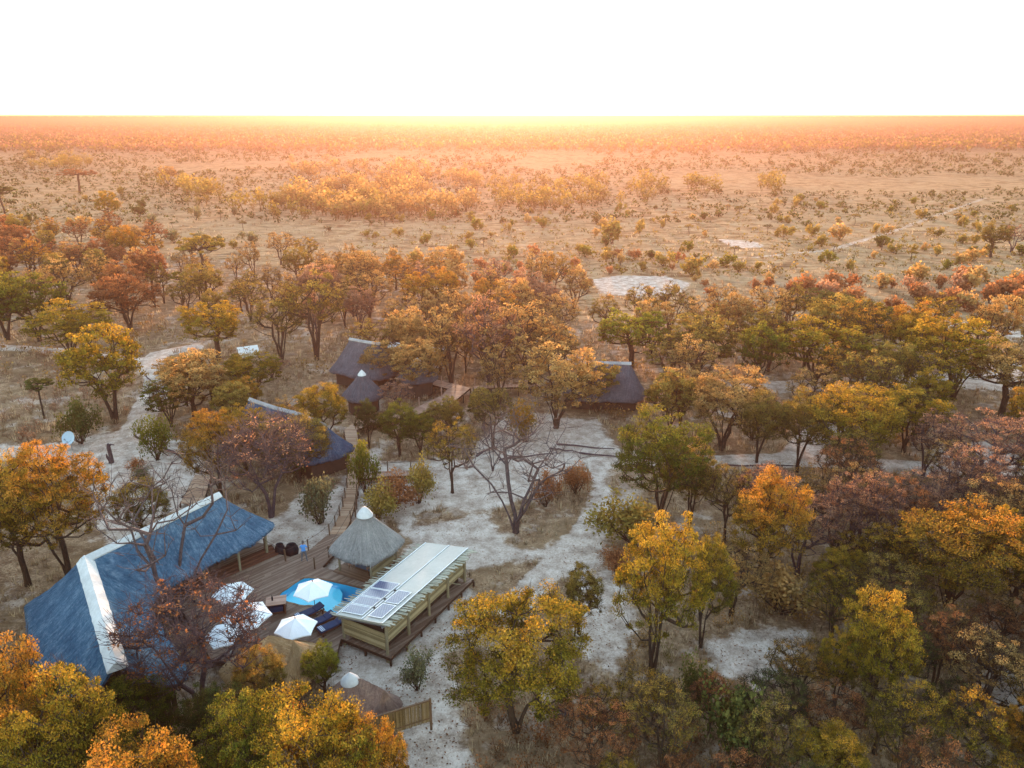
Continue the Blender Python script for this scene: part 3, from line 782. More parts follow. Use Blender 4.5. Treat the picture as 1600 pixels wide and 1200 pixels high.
def ridge_cap(ridge, parent, half=.5, drop=.42, lift=.05, mat=None, name="ridge_cap"):
    V, Fq = [], []; pts = []
    for i in range(len(ridge) - 1):
        a, b = Vector(ridge[i]), Vector(ridge[i + 1]); m = max(2, int((b - a).length / .4))
        for j in range(m): pts.append(a.lerp(b, j / m))
    pts.append(Vector(ridge[-1])); np_ = len(pts)
    for i, p in enumerate(pts):
        d = (pts[min(i + 1, np_ - 1)] - pts[max(i - 1, 0)]); d.z = 0; d.normalize(); s = Vector((-d.y, d.x, 0))
        for k, (o, z) in enumerate(((-1, -1), (-.5, -.42), (0, 0), (.5, -.42), (1, -1))):
            wv = half * (1 + .10 * mnoise.noise(Vector((i * .9, o, 3)))) if abs(o) == 1 else half
            q = p + s * o * wv; V.append((q.x, q.y, p.z + z * drop + lift + .02 * mnoise.noise(q * 2.5)))
        for o in (-1, 1):
            q = p + s * o * half * .98; V.append((q.x, q.y, p.z - drop + lift - .09))
    for i in range(np_ - 1):
        a = i * 7; b = a + 7
        for k in range(4): Fq.append((a + k, a + k + 1, b + k + 1, b + k))
        Fq.append((a + 5, a, b, b + 5)); Fq.append((a + 4, a + 6, b + 6, b + 4))
    Fq.append((0, 5, 6, 4, 3, 2, 1)); e = (np_ - 1) * 7; Fq.append((e, e + 1, e + 2, e + 3, e + 4, e + 6, e + 5))
    me = bpy.data.meshes.new(name); me.from_pydata(V, [], Fq); me.update(); me.materials.append(mat or M['cap'])
    return link_mesh(name, me, parent)

# --- main building
RZ = 6.2
R2, C1, R1 = Vector(G(181, 1033, RZ)), Vector(G(132, 870, RZ)), Vector(G(338, 771, RZ))
a2 = (R2 - C1).normalized(); a1 = (R1 - C1).normalized()
o2 = Vector((a2.y, -a2.x, 0)); o2 = -o2 if o2.x > 0 else o2
o1 = Vector((a1.y, -a1.x, 0)); o1 = -o1 if o1.x > 0 else o1
E = lambda p, z: (p.x, p.y, z)
EZ = 2.75
bis = (o1 + o2).normalized(); inb = -bis
lodge = thing("thatched_lodge", "L shaped main lodge with blue grey thatch and a broad white ridge cap", "lodge", (0, 0, 0))
eave = [E(R2 + o2 * 2.2 + a2 * .2, 3.7), E(R2 + o2 * 3.8 - a2 * .8, EZ), E(C1 + o2 * 3.9 + a2 * 1.5, EZ), E(C1 + bis * 4.6, EZ - .1), E(C1 + o1 * 3.8 + a1 * 1.5, EZ), E(R1 + o1 * 3.3, EZ),
        E(R1 + o1 * 2.4 + a1 * 2.4, EZ), E(R1 + a1 * 3.3 - o1 * .6, EZ + .05), E(R1 + a1 * 3.1 - o1 * 2.6, EZ + .1), E(R1 - o1 * 3.2 + a1 * .7, EZ), E(R1 - o1 * 2.9 - a1 * 2.6, EZ + .05), E(C1 - o1 * 2.9 + a1 * 3.4, EZ + .1),
        E(C1 + inb * 3.9, EZ + .35), E(C1 - o2 * 3.0 + a2 * 3.6, EZ), E(R2 - o2 * 3.6 - a2 * 1.2, EZ), E(R2 - o2 * 2.3 + a2 * .2, 3.6)]
prs = [0, .05, .86, 1, 1.14, 2, 2, 2, 2, 1.98, 1.75, 1.38, 1.0, .68, .08, 0]
loft_roof([R2, C1, R1], eave, prs, lodge, M['thatch_blue'], rows=18)
ridge_cap([R2 + a2 * .15, C1 - a2 * .15], lodge, .52, .46)
ridge_cap([C1 - a1 * .2 + Vector((0, 0, .015)), R1 + a1 * .25], lodge, .34, .30)
# gable boarding of the near end
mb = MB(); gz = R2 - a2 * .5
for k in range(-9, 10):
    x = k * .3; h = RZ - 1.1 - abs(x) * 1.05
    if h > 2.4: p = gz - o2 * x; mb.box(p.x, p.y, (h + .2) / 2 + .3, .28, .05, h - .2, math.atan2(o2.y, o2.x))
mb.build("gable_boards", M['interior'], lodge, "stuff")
# outer walls
def wall(a, b, z0, z1, th, mat, name, parent):
    mb = MB(); mb.bar((a.x, a.y, (z0 + z1) / 2), (b.x, b.y, (z0 + z1) / 2), th, z1 - z0); return mb.build(name, mat, parent)
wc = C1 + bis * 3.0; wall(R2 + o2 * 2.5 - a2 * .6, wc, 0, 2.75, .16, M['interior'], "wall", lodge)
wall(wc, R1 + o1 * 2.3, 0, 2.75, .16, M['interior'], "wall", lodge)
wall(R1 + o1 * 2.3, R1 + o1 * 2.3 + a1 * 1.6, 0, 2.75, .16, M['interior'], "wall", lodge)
# raised veranda floor and steps
PZ = 1.1
VER = [tuple((STEP_A + snrm * .95)[:2]), tuple((STEP_B + snrm * .95)[:2]), tuple((C1 + inb * 1.2)[:2]), tuple((C1 + o1 * 2.2 + a1)[:2]), tuple((R1 + o1 * 2.1 + a1 * 1.6)[:2]), tuple((R1 + a1 * 2.6 - o1 * 2.0)[:2])]
strip_planks(VER, [], math.atan2(sdir.y, sdir.x), z=PZ).build("veranda_planks", M['deck'], lodge, "stuff")
skirt(VER, PZ, M['darkwood'], "veranda_frame", lodge)
for k in range(3):
    mb = MB(); z = DECKZ + .125 * (k + 1)
    for j in range(2):
        a = STEP_A + snrm * (.10 + .33 * k + j * .155); b = STEP_B + snrm * (.10 + .33 * k + j * .155)
        mb.bar((a.x, a.y, z - .03), (b.x, b.y, z - .03), .145, .05)
    a = STEP_A + snrm * (.05 + .33 * k); b = STEP_B + snrm * (.05 + .33 * k)
    mb.bar((a.x, a.y, z - .10), (b.x, b.y, z - .10), .03, .11)
    mb.build("step", M['redwood'], lodge)
for p in (R1 + a1 * 2.3 - o1 * 2.1, R1 + a1 * 2.0 - o1 * 2.45, R1 - o1 * 2.4 - a1 * .6, R1 - o1 * 2.3 - a1 * 3.6, R2 - o2 * 2.6 - a2 * 1.4, R2 + o2 * 2.6 - a2 * 1.0):
    mb = MB(); mb.tube([(p.x, p.y, 0), (p.x, p.y, 3.0)], .10, 8); mb.build("post", M['pole'], lodge)
# veranda chairs, dark wood with red cushions
def chair_mesh(root):
    for sx in (-.24, .24):
        for sy in (-.24, .24):
            mb = MB(); mb.box(sx, sy, .21, .05, .05, .42); mb.build("leg", M['darkwood'], root)
    mb = MB(); mb.box(0, 0, .45, .56, .56, .09); mb.build("seat", M['red'], root)
    mb = MB(); mb.box(0, .27, .72, .56, .07, .5); mb.build("backrest", M['darkwood'], root)
def copy_tree(o, parent=None):
    c = o.copy(); C.objects.link(c)
    if parent is not None: c.parent = parent
    for ch in list(o.children): copy_tree(ch, c)
    return c
chairs = []
ch0 = thing("veranda_chair", "dark wooden chair with red seat under the lodge eave nearest the two poles", "chair", (0, 0, PZ), 0, "chairs on the lodge veranda")
chair_mesh(ch0)
spots = [(335, 862), (322, 874), (350, 852), (362, 846)]
lab = ["dark wooden chair with red seat under the lodge eave beside the white topped lamp", "dark wooden chair with red seat deepest in the corner of the lodge veranda",
       "dark wooden chair with red seat in the middle of the veranda row", "dark wooden chair with red seat on the veranda nearest the two round poles"]
for i, (px, py) in enumerate(spots):
    c = ch0 if i == 0 else copy_tree(ch0); x, y, _ = G(px, py, PZ); c.location = (x, y, PZ); c.rotation_euler = (0, 0, ANG1 + R.uniform(1, 2)); c["label"] = lab[i]
lp = thing("standing_lamp", "slim standing lamp with a white top on the lodge veranda", "lamp", G(341, 880, PZ), 0)
mb = MB(); mb.lathe([(0, 0), (.14, 0), (.14, .03), (.02, .05), (.02, 1.25), (0, 1.25)], 8); mb.build("pole", M['darkwood'], lp)
mb = MB(); mb.lathe([(.05, 1.2), (.09, 1.28), (.08, 1.5), (.03, 1.62), (0, 1.63)], 10); mb.build("lamp_shade", M['white'], lp, smooth=True)

# --- gazebo
gaz = thing("gazebo", "round cornered grey thatched gazebo with white cap between pool and boardwalk", "gazebo", (GZ.x, GZ.y, 0))
gl_ = lambda a, b, z: Vector((D1.x * a + D2.x * b, D1.y * a + D2.y * b, z))
er, e2 = 2.35, 2.9
ev = []
for k in range(25):
    th = 2 * math.pi * k / 24; c_, s_ = math.cos(th), math.sin(th)
    f = er / max(abs(c_), abs(s_)); f = .55 * f + .45 * e2 * .92
    ev.append(tuple(gl_(c_ * f, s_ * f, 2.5)))
loft_roof([Vector((0, 0, 5.55))], ev, [0] * 25, gaz, M['thatch_grey'], rows=16, sag=.03, thick=.2)
mb = MB(); mb.lathe([(.62, 4.98), (.60, 5.06), (.36, 5.42), (.18, 5.62), (0, 5.68)], 14); mb.build("cap", M['cap'], gaz, smooth=True)
GP = [(-1.5, 1.5), (-1.5, -1.5), (1.5, -1.5), (1.5, 1.5)]
for a, b in GP:
    p = gl_(a, b, 0); mb = MB(); mb.tube([(p.x, p.y, 0), (p.x, p.y, 2.75)], .09, 8); mb.build("post", M['pole'], gaz)
strip_planks([(x - GZ.x, y - GZ.y) for x, y in W], [], math.atan2(D2.y, D2.x), z=DECKZ + .05).build("floor_planks", M['deck_warm'], gaz, "stuff")
def lath_panel(a, b, z0, z1, step, r, mat, name, parent):
    mb = MB(); n = int((z1 - z0) / step)
    for i in range(n):
        z = z0 + step * (i + .5); j = R.uniform(-.006, .006)
        mid = a.lerp(b, .5)
        mb.tube([(a.x, a.y, z + j), (mid.x, mid.y, z + R.uniform(-.012, .012)), (b.x, b.y, z - j)], r * R.uniform(.85, 1.1), 5)
    return mb.build(name, mat, parent, "stuff")
for (a, b), (c_, d_) in ((GP[1], GP[2]), (GP[2], GP[3])):
    lath_panel(gl_(a, b, 0), gl_(c_, d_, 0), .75, 1.75, .09, .042, M['lath'], "lath_wall", gaz)
lath_panel(gl_(1.5, 1.5, 0), gl_(.4, 1.5, 0), .75, 1.75, .09, .042, M['lath'], "lath_wall", gaz)
tb_ = thing("cocktail_table", "slate blue table under the gazebo roof", "table", tuple(GZ + gl_(-.2, .2, DECKZ + .05)), ANG1)
mb = MB(); mb.box(0, 0, .74, .9, 1.3, .07); mb.build("tabletop", M['bluecloth'], tb_)
mb = MB(); mb.box(0, 0, .36, .78, 1.16, .68); mb.build("cabinet", M['bluecloth'], tb_)
vz = thing("pink_vase", "small pink rounded vase standing on the slate blue gazebo table", "vase", tuple(GZ + gl_(-.3, .4, DECKZ + .83)))
mb = MB(); mb.lathe([(.06, 0), (.15, .08), (.17, .2), (.09, .32), (.11, .36), (0, .34)], 12); mb.build("body", M['pink'], vz, smooth=True)
for k, (a, b, lb) in enumerate(((-.95, .95, "round wooden stool beside the front left gazebo pole"), (-.75, -.65, "round wooden stool before the blue bench in the gazebo"))):
    s_ = thing("wooden_stool", lb, "stool", tuple(GZ + gl_(a, b, DECKZ + .05)), 0, "stools in the gazebo")
    mb = MB(); mb.lathe([(0, .46), (.19, .46), (.19, .40), (.14, .38)], 12); mb.build("seat", M['tabletop'], s_)
    for q in range(3):
        t_ = q * 2.09; mb = MB(); mb.tube([(.12 * math.cos(t_), .12 * math.sin(t_), .4), (.17 * math.cos(t_), .17 * math.sin(t_), 0)], .025, 6); mb.build("leg", M['deck_warm'], s_)
bn = thing("gazebo_bench", "dark blue cushioned bench along the lath wall of the gazebo", "bench", tuple(GZ + gl_(.1, -1.1, DECKZ + .05)), ANG1)
mb = MB(); mb.box(0, 0, .2, 2.3, .5, .4); mb.build("frame", M['darkwood'], bn)
mb = MB(); mb.box(0, 0, .46, 2.3, .52, .12); mb.build("cushion", M['bluecloth'], bn)
mb = MB(); mb.box(0, -.24, .7, 2.3, .1, .5); mb.build("backrest", M['bluecloth'], bn)

# --- shed with the solar roof
S = lambda a, b, z: shed_o + D1 * a + D2 * b + Vector((0, 0, z))
shed = thing("pool_shed", "long pale lath shed beside the pool with reed roof and solar panels", "shed", (0, 0, 0))
ZR = lambda b: 2.98 - .17 * b
for a in (.05, 2.35, 4.7, 7.05, 9.3):
    p = S(a, 0, 0); mb = MB(); mb.tube([tuple(p), tuple(p + Vector((0, 0, ZR(0) - .08)))], .105, 8); mb.build("post", M['pole'], shed)
for a in (.05, 4.7, 9.3):
    p = S(a, 3.55, 0); mb = MB(); mb.tube([tuple(p), tuple(p + Vector((0, 0, ZR(3.55) - .08)))], .105, 8); mb.build("post", M['pole'], shed)
P_ = (.05, 2.35, 4.7, 7.05, 9.3)
for i in range(4):
    lath_panel(S(P_[i] + .1, .06, 0), S(P_[i + 1] - .1, .06, 0), 1.35, ZR(0) - .12, .078, .040, M['lath'], "lath_panel", shed)
lath_panel(S(.0, .1, 0), S(.0, 3.45, 0), .95, ZR(3.5) - .15, .082, .042, M['lath'], "lath_panel", shed)
lath_panel(S(.05, 3.6, 0), S(4.6, 3.6, 0), 1.0, ZR(3.6) - .15, .082, .042, M['lath'], "lath_panel", shed)
lath_panel(S(4.8, 3.6, 0), S(9.2, 3.6, 0), .75, ZR(3.6) - .15, .082, .042, M['lath'], "lath_panel", shed)
lath_panel(S(9.35, .1, 0), S(9.35, 3.45, 0), .75, ZR(3.5) - .15, .082, .042, M['lath'], "lath_panel", shed)
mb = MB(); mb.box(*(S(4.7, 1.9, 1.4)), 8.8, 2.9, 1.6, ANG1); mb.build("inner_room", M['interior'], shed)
# beams
mb = MB()
for b in (0.0, 3.55): mb.bar(tuple(S(-.35, b, ZR(b) - .10)), tuple(S(9.7, b, ZR(b) - .10)), .10, .12)
mb.bar(tuple(S(-.12, -.1, ZR(-.1) - .11)), tuple(S(-.12, 3.8, ZR(3.8) - .11)), .08, .12); mb.build("roof_beams", M['steel'], shed)
# reed layer: individual poles laid across with ragged ends
mb = MB(); a = -.28
while a < 9.75:
    r = R.uniform(.035, .055); sk = R.uniform(-.12, .12); b0 = -R.uniform(.32, .95); b1 = 4.0 + R.uniform(.1, .75)
    zb = .055 + r; A_ = S(a - sk, b0, ZR(b0) + zb - .03 * R.random()); B_ = S(a + sk, b1, ZR(b1) + zb - .05 * R.random())
    mb.tube([tuple(A_), tuple(A_.lerp(B_, .5)), tuple(B_)], [r, r, r * .6], 5); a += r * 1.75
mb.build("reeds", M['reed'], shed, "stuff")
# two strips of sheet, six panels
def slab(a0, a1, b0, b1, h, th, name, mat, parent, wavy=False):
    mb = MB(); na = 24 if wavy else 1; nb = 2 if wavy else 1; vs = []; fs = []
    for top in (0, 1):
        for i in range(na + 1):
            for j in range(nb + 1):
                a = a0 + (a1 - a0) * i / na; b = b0 + (b1 - b0) * j / nb
                z = ZR(b) + h + (th if top else 0) + (mnoise.noise(Vector((a * .9, b * 1.1, 2))) * .022 if wavy else 0)
                vs.append(tuple(S(a, b, z)))
    m = (na + 1) * (nb + 1); ix = lambda t_, i, j: t_ * m + i * (nb + 1) + j
    for i in range(na):
        for j in range(nb):
            fs.append((ix(1, i, j), ix(1, i + 1, j), ix(1, i + 1, j + 1), ix(1, i, j + 1)))
            fs.append((ix(0, i, j + 1), ix(0, i + 1, j + 1), ix(0, i + 1, j), ix(0, i, j)))
        fs.append((ix(0, i, 0), ix(0, i + 1, 0), ix(1, i + 1, 0), ix(1, i, 0))); fs.append((ix(1, i, nb), ix(1, i + 1, nb), ix(0, i + 1, nb), ix(0, i, nb)))
    for j in range(nb):
        fs.append((ix(1, 0, j), ix(1, 0, j + 1), ix(0, 0, j + 1), ix(0, 0, j))); fs.append((ix(0, na, j), ix(0, na, j + 1), ix(1, na, j + 1), ix(1, na, j)))
    mb.add(vs, fs); return mb.build(name, mat, parent)
slab(-.3, 9.85, .02, 1.62, .17, .012, "roof_sheet", M['sheet'], shed, True)
slab(-.3, 9.85, 1.70, 3.72, .17, .012, "roof_sheet", M['sheet'], shed, True)
def panel(a0, a1, b0, b1):
    f = slab(a0, a1, b0, b1, .225, .035, "solar_panel", M['alu'], shed)
    slab(a0 + .045, a1 - .045, b0 + .045, b1 - .045, .245, .018, "solar_cells", M['cells'], f)
for k in range(4): panel(.02 + k * 1.02, .98 + k * 1.02, 1.86, 3.62)
panel(.10, 1.62, .34, 1.44); panel(1.78, 3.30, .34, 1.44)
mb = MB()
for b in (1.66, 3.76, -.02): mb.bar(tuple(S(-.3, b, ZR(b) + .21)), tuple(S(9.8 if b != 1.66 else 9.85, b, ZR(b) + .21)), .045, .05)
mb.build("roof_rails", M['alu'], shed)
for b_ in (1.66,):
    for k in range(3):
        p = S(1.0 + k * 1.1, b_, ZR(b_) + .25); mb = MB(); mb.box(p.x, p.y, p.z, .14, .10, .06, ANG1); mb.build("clamp", M['black'], shed)
# pole end sticking out of the right wall
mb = MB(); mb.tube([tuple(S(6.9, .1, 1.9)), tuple(S(7.2, -1.0, 1.9))], .035, 6); mb.build("spare_pole", M['pole'], shed)

# --- parasols
def parasol(px, py, label, rot=0.0, lean=0.0, r=1.36, z=3.1):
    x, y, _ = G(px, py, z)
    root = thing("parasol", label, "parasol", (x, y, DECKZ), rot, "white parasols beside the pool")
    top = z - DECKZ; root.rotation_euler = (lean, lean * .4, rot)
    mb = MB(); n = 6; rim = []; mid = []
    for k in range(n * 4):
        th = 2 * math.pi * k / (n * 4); f = (k % 4) / 4
        rr = r * (math.cos(math.pi / n) / math.cos(((th + math.pi / n) % (2 * math.pi / n)) - math.pi / n)) if False else None
        k0 = k // 4; a = Vector((math.cos(2 * math.pi * k0 / n), math.sin(2 * math.pi * k0 / n), 0)); b = Vector((math.cos(2 * math.pi * (k0 + 1) / n), math.sin(2 * math.pi * (k0 + 1) / n), 0))
        p = a.lerp(b, f) * r; s_ = math.sin(math.pi * f)
        rim.append((p.x * (1 - .035 * s_), p.y * (1 - .035 * s_), top - .66 + .03 * s_)); mid.append((p.x * .5, p.y * .5, top - .27 - .03 * s_))
    vs = [(0, 0, top)] + mid + rim + [(p[0], p[1], p[2] - .07) for p in rim]; m = n * 4; fs = []
    for k in range(m):
        k2 = (k + 1) % m; fs.append((0, 1 + k, 1 + k2)); fs.append((1 + k, 1 + m + k, 1 + m + k2, 1 + k2)); fs.append((1 + m + k, 1 + 2 * m + k, 1 + 2 * m + k2, 1 + m + k2))
    mb.add(vs, fs); mb.build("canopy", M['canvas'], root)
    mb = MB(); mb.tube([(0, 0, .05), (0, 0, top + .02)], .024, 8); mb.build("pole", M['darkwood'], root)
    mb = MB(); mb.lathe([(0, top + .13), (.03, top + .12), (.045, top + .05), (.03, top), (0, top)][::-1], 8); mb.build("finial", M['darkwood'], root)
    mb = MB(); mb.lathe([(.0, 0), (.30, 0), (.30, .08), (.06, .11), (.05, .3), (0, .3)], 14); mb.build("base", M['stone'], root)
    for k in range(n):
        th = 2 * math.pi * k / n; mb = MB(); c_, s_ = math.cos(th), math.sin(th)
        mb.bar((c_ * .04, s_ * .04, top - .05), (c_ * r * .97, s_ * r * .97, top - .68), .02, .03); mb.build("rib", M['darkwood'], root)
        mb = MB(); mb.bar((c_ * .04, s_ * .04, top - .75), (c_ * r * .5, s_ * r * .5, top - .36), .018, .02); mb.build("strut", M['darkwood'], root)
    return root
parasol(362, 913, "white parasol farthest from the shed with the lodge steps behind it", .35)
parasol(383, 948, "large white parasol half hidden by bare purple branches", .15, .03, 1.62)
parasol(488, 908.5, "white parasol standing over the pool edge by the navy loungers", .52)
parasol(461, 966, "white parasol between the wooden cabinet and the straw roof", .45)
parasol(352, 978, "white parasol nearly hidden behind rusty twigs next to the big one", .3, 0, 1.4, 2.7)

# --- loungers
def lounger():
    root = thing("sun_lounger", "", "sun lounger", (0, 0, DECKZ), 0, "navy sun loungers by the pool")
    mb = MB()
    for y in (-.30, .30): mb.box(0, y, .30, 2.0, .06, .08)
    for x in (-.98, 0, .98): mb.box(x, 0, .30, .06, .54, .07)
    mb.build("frame", M['redwood'], root)
    for sx in (-.85, .85):
        for sy in (-.3, .3):
            mb = MB(); mb.box(sx, sy, .13, .07, .07, .27); mb.build("leg", M['redwood'], root)
    bm = bmesh.new()
    for (x0, x1, z0, z1) in ((-1.0, .35, .35, .47), (.36, 1.02, .35, .47)):
        vs = bmesh.ops.create_cube(bm, size=1)['verts']
        for v in vs: v.co = Vector(((x0 + x1) / 2 + v.co.x * (x1 - x0), v.co.y * .66, (z0 + z1) / 2 + v.co.z * (z1 - z0)))
        for v in vs:
            if x0 > 0 and v.co.x > .5: v.co.z += .16
    bmesh.ops.bevel(bm, geom=bm.edges[:], offset=.03, segments=2, affect='EDGES')
    me = bpy.data.meshes.new("mattress"); bm.to_mesh(me); bm.free(); me.materials.append(M['navy']); link_mesh("mattress", me, root)
    mb = MB(); mb.box(-.80, 0, .49, .26, .60, .05); tw = mb.build("towel", M['towel'], root)
    for k in (-.06, .06): mb = MB(); mb.box(-.80 + k, 0, .518, .03, .602, .008); mb.build("stripe", M['navy'], tw)
    return root
L0 = lounger()
for i, (px, py, lb) in enumerate(((483, 956, "navy sun lounger on the pool side of the parasol pole"), (500, 969, "navy sun lounger with folded towel between the other two by the pool"), (519, 976, "navy sun lounger with folded towel tucked against the shed end wall"))):
    o = L0 if i == 0 else copy_tree(L0); x, y, _ = G(px, py, DECKZ + .4); o.location = (x, y, DECKZ); o.rotation_euler = (0, 0, rad(42)); o["label"] = lb

# --- drinks cabinet and bottle
x, y, _ = G(430, 962, DECKZ); cab = thing("wooden_cabinet", "open fronted reddish wood cabinet on the deck among the parasols", "cabinet", (x, y + .5, DECKZ), rad(14))
mb = MB()
for sx in (-.58, .58):
    for sy in (-.45, .45): mb.box(sx, sy, .42, .08, .08, .84)
mb.box(0, .45, .42, 1.1, .04, .74); mb.box(-.58, 0, .42, .04, .84, .74); mb.box(.58, 0, .42, .04, .84, .74); mb.build("frame", M['redwood'], cab)
mb = MB()
for k in range(6): mb.box(0, -.45 + k * .18, .87, 1.36, .17, .045)
mb.build("top_boards", M['tabletop'], cab)
mb = MB(); mb.box(0, 0, .12, 1.1, .84, .04); mb.build("shelf", M['redwood'], cab)
mb = MB(); mb.box(0, .02, .34, .85, .62, .38); mb.build("drawer_box", M['navy'], cab)
bt = thing("dark_bottle", "dark bottle standing on top of the reddish wooden cabinet", "bottle", (x - .25, y + .5, DECKZ + .895))
mb = MB(); mb.lathe([(0, 0), (.06, 0), (.06, .24), (.025, .32), (.025, .42), (0, .42)], 10); mb.build("glass_body", M['black'], bt, smooth=True)

# --- urns
def urn(px, py, r, h, label):
    x, y, _ = G(px, py, .0); root = thing("clay_urn", label, "urn", (x, y, .0), 0, "black urns behind the deck")
    mb = MB(); mb.lathe([(0, 0), (r * .62, 0), (r * .9, h * .25), (r, h * .55), (r * .88, h * .82), (r * .62, h * .95), (r * .70, h), (r * .58, h), (r * .50, h * .9), (r * .45, h * .6), (0, h * .55)], 20)
    mb.build("body", M['black'], root, smooth=True)
urn(439, 872, .42, 1.25, "tall narrow black clay urn next to the lodge steps")
urn(457, 870, .55, 1.10, "wide round black clay urn behind the deck edge")

# --- railings
def railing(posts, label, h=1.0, ropes=(.92,), name="rope_railing", mat=None, r=.055):
    root = thing(name, label, "railing", (0, 0, 0)); P = []
    for (x, y, z) in posts:
        mb = MB(); mb.tube([(x, y, z - .5), (x, y, z + h)], r, 7); mb.build("post", mat or M['post'], root); P.append(Vector((x, y, z)))
    for rz in ropes:
        for a, b in zip(P, P[1:]):
            mb = MB(); m = a.lerp(b, .5); mb.tube([tuple(a + Vector((0, 0, rz))), tuple(a.lerp(b, .25) + Vector((0, 0, rz - .05))), tuple(m + Vector((0, 0, rz - .07))), tuple(a.lerp(b, .75) + Vector((0, 0, rz - .05))), tuple(b + Vector((0, 0, rz)))], .016, 4)
            mb.build("rope", M['rope'], root)
    return root
railing([G(397, 852, PZ), G(414, 859, PZ), G(446, 876, DECKZ)], "rope rail running from the lodge poles down past the urns")
railing([G(446.5, 876.5, DECKZ), G(482, 860, DECKZ), G(515, 836, DECKZ), G(524, 822, DECKZ), G(531, 806, DECKZ), G(536, 792, DECKZ), G(539.5, 778, DECKZ), G(542.5, 762, DECKZ), G(543, 738, DECKZ), G(545, 716, DECKZ)],
        "rope rail with short brown posts on the lodge side of the long boardwalk")
railing([G(492, 889, DECKZ), G(514, 871, DECKZ), G(548, 815, DECKZ), G(555, 800, DECKZ), G(557, 788, DECKZ), G(558, 772, DECKZ), G(560, 755, DECKZ), G(563, 700, DECKZ), G(560, 680, DECKZ), G(556, 670, DECKZ)],
        "rope rail with short brown posts on the gazebo side of the long boardwalk")

# --- boardwalks
def boardwalk(left, right, label, z=DECKZ, mat=None, width=.16, name="boardwalk", cat="boardwalk"):
    root = thing(name, label, cat, (0, 0, 0)); mb = MB(); fr = MB()
    Ls = [Vector((*G(*p, z)[:2], 0)) for p in left]; Rs = [Vector((*G(*p, z)[:2], 0)) for p in right]
    for i in range(len(Ls) - 1):
        a, b, c_, d_ = Ls[i], Ls[i + 1], Rs[i], Rs[i + 1]; n = max(1, int(((b - a).length + (d_ - c_).length) / 2 / width))
        for k in range(n):
            f0, f1 = (k + .06) / n, (k + .94) / n; dz = R.uniform(-.006, .006); e0, e1 = R.uniform(-.02, .02), R.uniform(-.02, .02)
            q = [a.lerp(b, f0), c_.lerp(d_, f0), c_.lerp(d_, f1), a.lerp(b, f1)]; dv = (q[1] - q[0]).normalized()
            q = [q[0] - dv * e0, q[1] + dv * e1, q[2] + dv * e1, q[3] - dv * e0]
            vs = [(p.x, p.y, z - .04 + dz) for p in q] + [(p.x, p.y, z + dz) for p in q]
            mb.add(vs, [(0, 3, 2, 1), (4, 5, 6, 7), (0, 1, 5, 4), (1, 2, 6, 5), (2, 3, 7, 6), (3, 0, 4, 7)])
        for u, v in ((a, b), (c_, d_)):
            fr.bar((u.x, u.y, z - .13), (v.x, v.y, z - .13), .06, .17)
            m = max(1, int((v - u).length / 2.0))
            for k in range(m + 1): p = u.lerp(v, k / m); fr.box(p.x, p.y, (z - .2) / 2 - .15, .12, .12, z + .1)
    mb.build("planks", mat or M['walk'], root, "stuff"); fr.build("walk_frame", M['darkwood'], root)
    return root
boardwalk([(513.5, 834.5), (524, 818), (535, 790), (541, 765), (544, 735), (545, 712), (541, 690), (538, 672)], [(536, 834), (546, 816), (554, 790), (559, 765), (562, 735), (563, 712), (560, 690), (557, 672)],
          "long brown boardwalk running away from the deck beside the gazebo")
boardwalk([(537.5, 671.5), (556, 658), (600, 648), (640, 640)], [(557.5, 671.5), (575, 664), (610, 656), (650, 648)], "boardwalk bend turning right behind the green trees")
boardwalk([(564, 741), (600, 736), (662, 734)], [(564, 748), (600, 744), (662, 742)], "low footbridge leaving the long boardwalk to the right towards the sand", mat=M['tabletop'])
railing([G(566, 741, DECKZ), G(606, 736, DECKZ), G(642, 734, DECKZ), G(662, 734, DECKZ)], "thin railing along the low footbridge", h=1.1)
boardwalk([(281, 786), (290, 770), (305, 742)], [(316, 788), (322, 770), (329, 744)], "short tan plank ramp behind the lodge ridge", z=.45)
boardwalk([(628, 647), (690, 618), (700, 607), (660, 597)], [(640, 652), (712, 625), (735, 606), (672, 590)], "sunlit orange boardwalk section among the trees", z=.9, mat=M['tabletop'])
railing([G(628, 647, .9), G(655, 634, .9), G(690, 618, .9), G(712, 606, .9), G(690, 600, .9), G(668, 594, .9)], "sunlit timber balustrade on the boardwalk among the trees", h=1.05, ropes=(.98, .5), name="timber_balustrade", mat=M['tabletop'], r=.07)
boardwalk([(740, 603), (780, 601), (840, 600)], [(740, 607), (780, 605), (840, 604)], "distant straight boardwalk glimpsed in the middle of the wood", z=.9, mat=M['tabletop'])
railing([G(x_, 603, .9) for x_ in (742, 760, 780, 800, 820, 838)], "low balustrade of the straight boardwalk glimpsed in the middle of the wood", h=1.0, ropes=(.95,), name="timber_balustrade", mat=M['tabletop'], r=.07)
boardwalk([(1004, 612), (1040, 612)], [(1004, 616), (1040, 616)], "short landing next to the dark long roofed cottage", z=.9, mat=M['tabletop'])
boardwalk([(494, 694), (520, 706), (543, 708)], [(500, 722), (520, 724), (544, 724)], "square side landing left of the long boardwalk", z=DECKZ)

